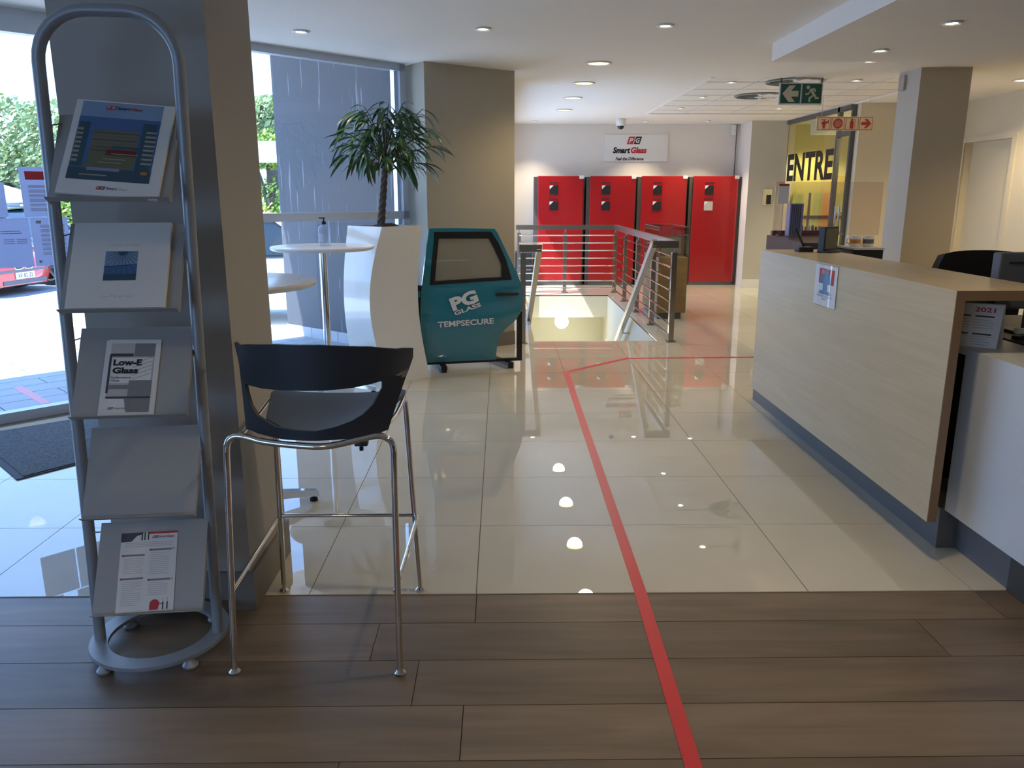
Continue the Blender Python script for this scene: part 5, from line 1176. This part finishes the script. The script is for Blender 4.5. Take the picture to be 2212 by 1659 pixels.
poster(s0 - 0.193, 0.957, 'paper notice with a few short text lines, lower left on the glazed door', 1)
poster(s0 + 0.026, 0.957, 'paper notice full of text lines, lower right on the glazed door', 2)

# ------------------------------------------------------------------ cars in the street
GZ = -0.295
def car(label, loc, rz, paint, plate=None, grille=True):
    t = thing('car', label, 'car', loc, rz)
    # stations along the length (x, half width, bottom, belt, top of bonnet / boot)
    S = [(2.20, 0.60, 0.16, 0.44, 0.54), (2.12, 0.76, 0.13, 0.52, 0.64), (1.9, 0.84, 0.15, 0.62, 0.74), (1.45, 0.875, 0.2, 0.68, 0.82), (0.85, 0.885, 0.2, 0.78, 0.92), (0.0, 0.89, 0.2, 0.82, 0.93), (-0.9, 0.89, 0.2, 0.84, 0.95), (-1.6, 0.86, 0.22, 0.86, 0.98), (-2.05, 0.80, 0.26, 0.82, 0.95), (-2.2, 0.62, 0.34, 0.70, 0.80)]
    vs = []; fs2 = []; n = 10
    for x, w, zb, zm, zt in S:
        for y, z in ((0, zb), (w * 0.85, zb), (w, (zb + zm) / 2), (w * 0.985, zm), (w * 0.80, zt * 0.99), (0, zt), (-w * 0.80, zt * 0.99), (-w * 0.985, zm), (-w, (zb + zm) / 2), (-w * 0.85, zb)): vs.append((x, y, z))
    for i in range(len(S) - 1):
        for k in range(n): fs2.append((i * n + k, i * n + (k + 1) % n, (i + 1) * n + (k + 1) % n, (i + 1) * n + k))
    fs2 += [tuple(range(n)), tuple(range((len(S) - 1) * n, len(S) * n))[::-1]]
    MB().add(vs, fs2, 0, True).build('body', paint, t)
    C = [(0.95, 0.74, 0.90, 0.76, 0.90), (0.25, 0.80, 0.92, 0.60, 1.38), (-0.4, 0.80, 0.93, 0.60, 1.43), (-1.1, 0.78, 0.94, 0.58, 1.38), (-1.85, 0.70, 0.95, 0.62, 0.97)]
    vs = []; fs2 = []
    for x, wb, zb, wt, zt in C: vs += [(x, wb, zb), (x, wt, zt), (x, -wt, zt), (x, -wb, zb)]
    for i in range(4):
        for k in range(4): fs2.append((i * 4 + k, i * 4 + (k + 1) % 4, (i + 1) * 4 + (k + 1) % 4, (i + 1) * 4 + k))
    MB().add(vs, fs2, 0).build('windows', M['carglass'], t)
    rf = MB(); vs = []
    for x, w, z in ((0.28, 0.61, 1.39), (-0.4, 0.61, 1.445), (-1.12, 0.59, 1.39)): vs += [(x, w, z), (x, 0, z + 0.03), (x, -w, z)]
    rf.add(vs, [(0, 1, 4, 3), (1, 2, 5, 4), (3, 4, 7, 6), (4, 5, 8, 7)], 0, True)
    for s in (-1, 1):
        for p, q in (((0.97, 0.75, 0.90), (0.26, 0.62, 1.40)), ((-0.35, 0.81, 0.93), (-0.38, 0.61, 1.44)), ((-1.88, 0.71, 0.96), (-1.1, 0.60, 1.40)), ((0.28, 0.615, 1.395), (-0.4, 0.615, 1.445)), ((-0.4, 0.615, 1.445), (-1.12, 0.60, 1.395))):
            bar(rf, (p[0], s * p[1], p[2]), (q[0], s * q[1], q[2]), 0.06, 0.05)
    rf.build('roof', paint, t)
    for x in (1.40, -1.38):
        for s in (-1, 1):
            wh = MB(); prof = [(0.10, -0.09), (0.29, -0.10), (0.315, -0.08), (0.315, 0.08), (0.29, 0.10), (0.22, 0.10)]
            vs = []; fs2 = []; n = 24
            for r, o in prof:
                for k in range(n): a = 2 * PI * k / n; vs.append((x + r * math.cos(a), s * (0.80 + o), 0.315 + r * math.sin(a)))
            for i in range(len(prof) - 1):
                for k in range(n): fs2.append((i * n + k, i * n + (k + 1) % n, (i + 1) * n + (k + 1) % n, (i + 1) * n + k))
            w_ = wh.add(vs, fs2, 0, True).build('wheel', M['rubber'], t)
            al = MB()
            for k in range(5):
                a = 2 * PI * k / 5 + 0.3; bar(al, (x, s * 0.895, 0.315), (x + 0.215 * math.cos(a), s * 0.895, 0.315 + 0.215 * math.sin(a)), 0.012, 0.06, up=(0, 1, 0))
            F_ = frame((x, s * 0.895, 0.315), (1, 0, 0), (0, 0, 1)); ringfill([(0.23 * math.cos(2 * PI * k / 20), 0.23 * math.sin(2 * PI * k / 20)) for k in range(20)], [(0.2 * math.cos(2 * PI * k / 20), 0.2 * math.sin(2 * PI * k / 20)) for k in range(20)], F_, -0.01, 0.01, al)
            al.build('rim', M['alloy'], w_)
    Ff = frame((2.205, 0, 0), (0, 1, 0), (0, 0, 1)); b = MB()
    b.fbox(Ff, -0.52, 0.52, 0.18, 0.245, -0.05, 0.012).fbox(Ff, -0.59, 0.59, 0.385, 0.42, -0.06, 0.008)
    b.build('bumper_grille', M['dgrey'], t)
    if grille:
        for s in (-1, 1):
            kid = [(s * 0.12 + 0.105 * math.copysign(abs(math.cos(a)) ** 0.6, math.cos(a)), 0.475 + 0.052 * math.copysign(abs(math.sin(a)) ** 0.6, math.sin(a))) for a in [2 * PI * k / 20 for k in range(20)]]
            b = MB(); b.slab(kid, Ff, -0.06, 0.008, 0); b.slab([(u * 1.0 + (s * 0.12 - u) * 0.16, v + (0.475 - v) * 0.2) for u, v in kid], Ff, 0.004, 0.012, 1); b.build('grille', [M['chrome'], M['black']], t)
    for s in (-1, 1):
        b = MB(); F2 = frame((2.10, s * 0.62, 0.57), (-0.35 * s, 1, 0), (0, 0, 1)); b.fbox(F2, -0.15, 0.15, -0.05, 0.05, -0.05, 0.03); b.build('headlamp', M['lamp'], t)
    b = MB(); b.fbox(Ff, -0.22, 0.22, 0.265, 0.375, 0.0, 0.02); b.build('number_plate', M['print_white'], t)
    if plate:
        text('lettering', plate, Ff, 0, 0.285, 0.09, M['print_black'], t, bold=0.01, width=0.38, height=0.07, w=0.022)
    for s in (-1, 1): MB().bbox(0.70, 0.82, s * 0.98 - 0.08, s * 0.98 + 0.08, 0.90, 1.02, 0.02).build('mirror', paint, t)
    return t
car('red car with twin chrome grilles parked across the street behind the door notices', (-10.54, 14.31, GZ), math.radians(-8), M['redcar'], 'XF 82 ZL')
car('dark car with bright alloy wheels parked beyond the red car', (-9.90, 16.35, GZ), math.radians(-8), M['greycar'], None, False)
car('white car parked close outside the window beyond the round table', (-3.35, 11.2, GZ), math.radians(8), M['whitecar'], None, False)

# ------------------------------------------------------------------ trees and white structures outside
def blob_tree(label, loc, crowns, trunk_h, m, seed, n=2600, ls=0.17, name='tree'):
    t = thing(name, label, 'tree', loc); rn = random.Random(seed); v = []; f = []
    tot = sum(r ** 2 for _, r in crowns)
    for (c, r) in crowns:
        for k in range(int(n * r * r / tot)):
            d = Vector((rn.gauss(0, 1), rn.gauss(0, 1), rn.gauss(0, 1))).normalized() * r * rn.uniform(0.72, 1.05)
            p = Vector(c) + d; ax = Vector((rn.gauss(0, 1), rn.gauss(0, 1), rn.gauss(0, 1) + 0.4)).normalized(); a1 = ax.orthogonal().normalized(); a2 = ax.cross(a1); s = ls * rn.uniform(0.6, 1.3); q = len(v)
            v += [p - a1 * s, p + a2 * s * 0.5, p + a1 * s, p - a2 * s * 0.5]; f.append((q, q + 1, q + 2, q + 3))
    MB().add(v, f).build('foliage', m, t)
    if trunk_h:
        b = MB(); b.tube([(0, 0, 0), (0.1, 0, trunk_h * 0.5), (0, 0, trunk_h)], 0.16, 8)
        for (c, r) in crowns: b.tube([(0, 0, trunk_h * 0.75), tuple(Vector(c) * 0.55 + Vector((0, 0, trunk_h * 0.4))), c], 0.07, 6)
        b.build('trunk', M['bark'], t)
    return t
blob_tree('large bright green tree beyond the glazed door at the left edge', (-14.2, 26.0, GZ), [((0, 0, 3.3), 1.25), ((-1.5, 0.3, 3.4), 1.3), ((1.3, 0, 3.4), 1.0), ((-2.9, 0.2, 2.6), 1.5), ((2.2, 0.2, 2.9), 0.8), ((-0.8, 0, 2.4), 1.0), ((0.9, -0.1, 2.5), 1.0)], 1.6, M['exleaf2'], 4, 9000, 0.10)
blob_tree('bright green bush beyond the glazed door, in front of the large tree', (-12.3, 23.8, GZ), [((0, 0, 2.0), 0.75), ((0.7, 0.2, 1.7), 0.6), ((-0.7, 0, 1.7), 0.6), ((0, 0, 1.0), 0.8)], 0.5, M['exleaf'], 5, 3600, 0.08, 'bush')
blob_tree('palm like grey green tree high beyond the window left of the grey fin', (-7.7, 27.5, GZ), [((0, 0, 4.2), 0.65), ((-0.8, 0, 4.1), 0.6), ((0.7, 0.2, 4.2), 0.6), ((0.2, 0, 3.6), 0.5)], 3.2, M['exleaf2'], 6, 2600, 0.14)
blob_tree('lime green tree with a forked trunk beyond the window left of the grey fin', (-6.75, 23.8, GZ), [((0, 0, 2.95), 0.55), ((-0.5, 0, 2.85), 0.5), ((0.5, 0, 2.9), 0.5), ((0, 0, 0.75), 0.7), ((-0.7, 0.2, 0.8), 0.6), ((0.6, 0, 1.0), 0.6), ((0.1, 0.3, 1.75), 0.5)], 1.6, M['exleaf'], 8, 5200, 0.075)
wt = thing('white_tent', 'white tent roof across the street at the left edge', 'tent', (-13.4, 20.2, GZ))
MB().add([(-3, -1.5, 1.6), (1.75, -1.5, 1.5), (1.75, 1.5, 1.5), (-3, 1.5, 1.6), (-1.0, 0, 2.55)], [(0, 1, 4), (1, 2, 4), (2, 3, 4), (3, 0, 4), (3, 2, 1, 0)]).build('tent_roof', M['white'], wt)
for x, y in ((-2.9, -1.4), (1.65, -1.4), (1.65, 1.4), (-2.9, 1.4)): MB().tube([(x, y, 0), (x, y, 1.52)], 0.04, 8).build('tent_pole', M['alu'], wt)
wb = thing('white_building', 'low white building with grey fascia across the street', 'building', (-18.2, 22.3, GZ))
MB().box(-4, 3.4, 0, 2.5, 0, 1.35).build('wall', M['white'], wb); MB().box(-4.1, 3.5, -0.2, 2.6, 1.35, 1.6).build('fascia', M['alu'], wb)
for x in (0.6, 1.5, 2.4): MB().box(x, x + 0.6, -0.03, 0, 0.4, 1.1).build('window', M['carglass'], wb)
ww = thing('white_canopy_beam', 'horizontal white canopy beam seen through the window left of the grey fin', 'canopy', (-5.3, 19.0, GZ))
MB().box(-2.2, 2.6, -0.4, 0.4, 2.42, 2.86).build('fascia', M['white'], ww); MB().box(0.75, 0.95, -0.42, -0.40, 2.58, 2.74).build('small_sign', M['print_cyan'], ww)
for x in (-2.0, 2.4): MB().tube([(x, 0, 0), (x, 0, 2.42)], 0.07, 8).build('column', M['alu'], ww)
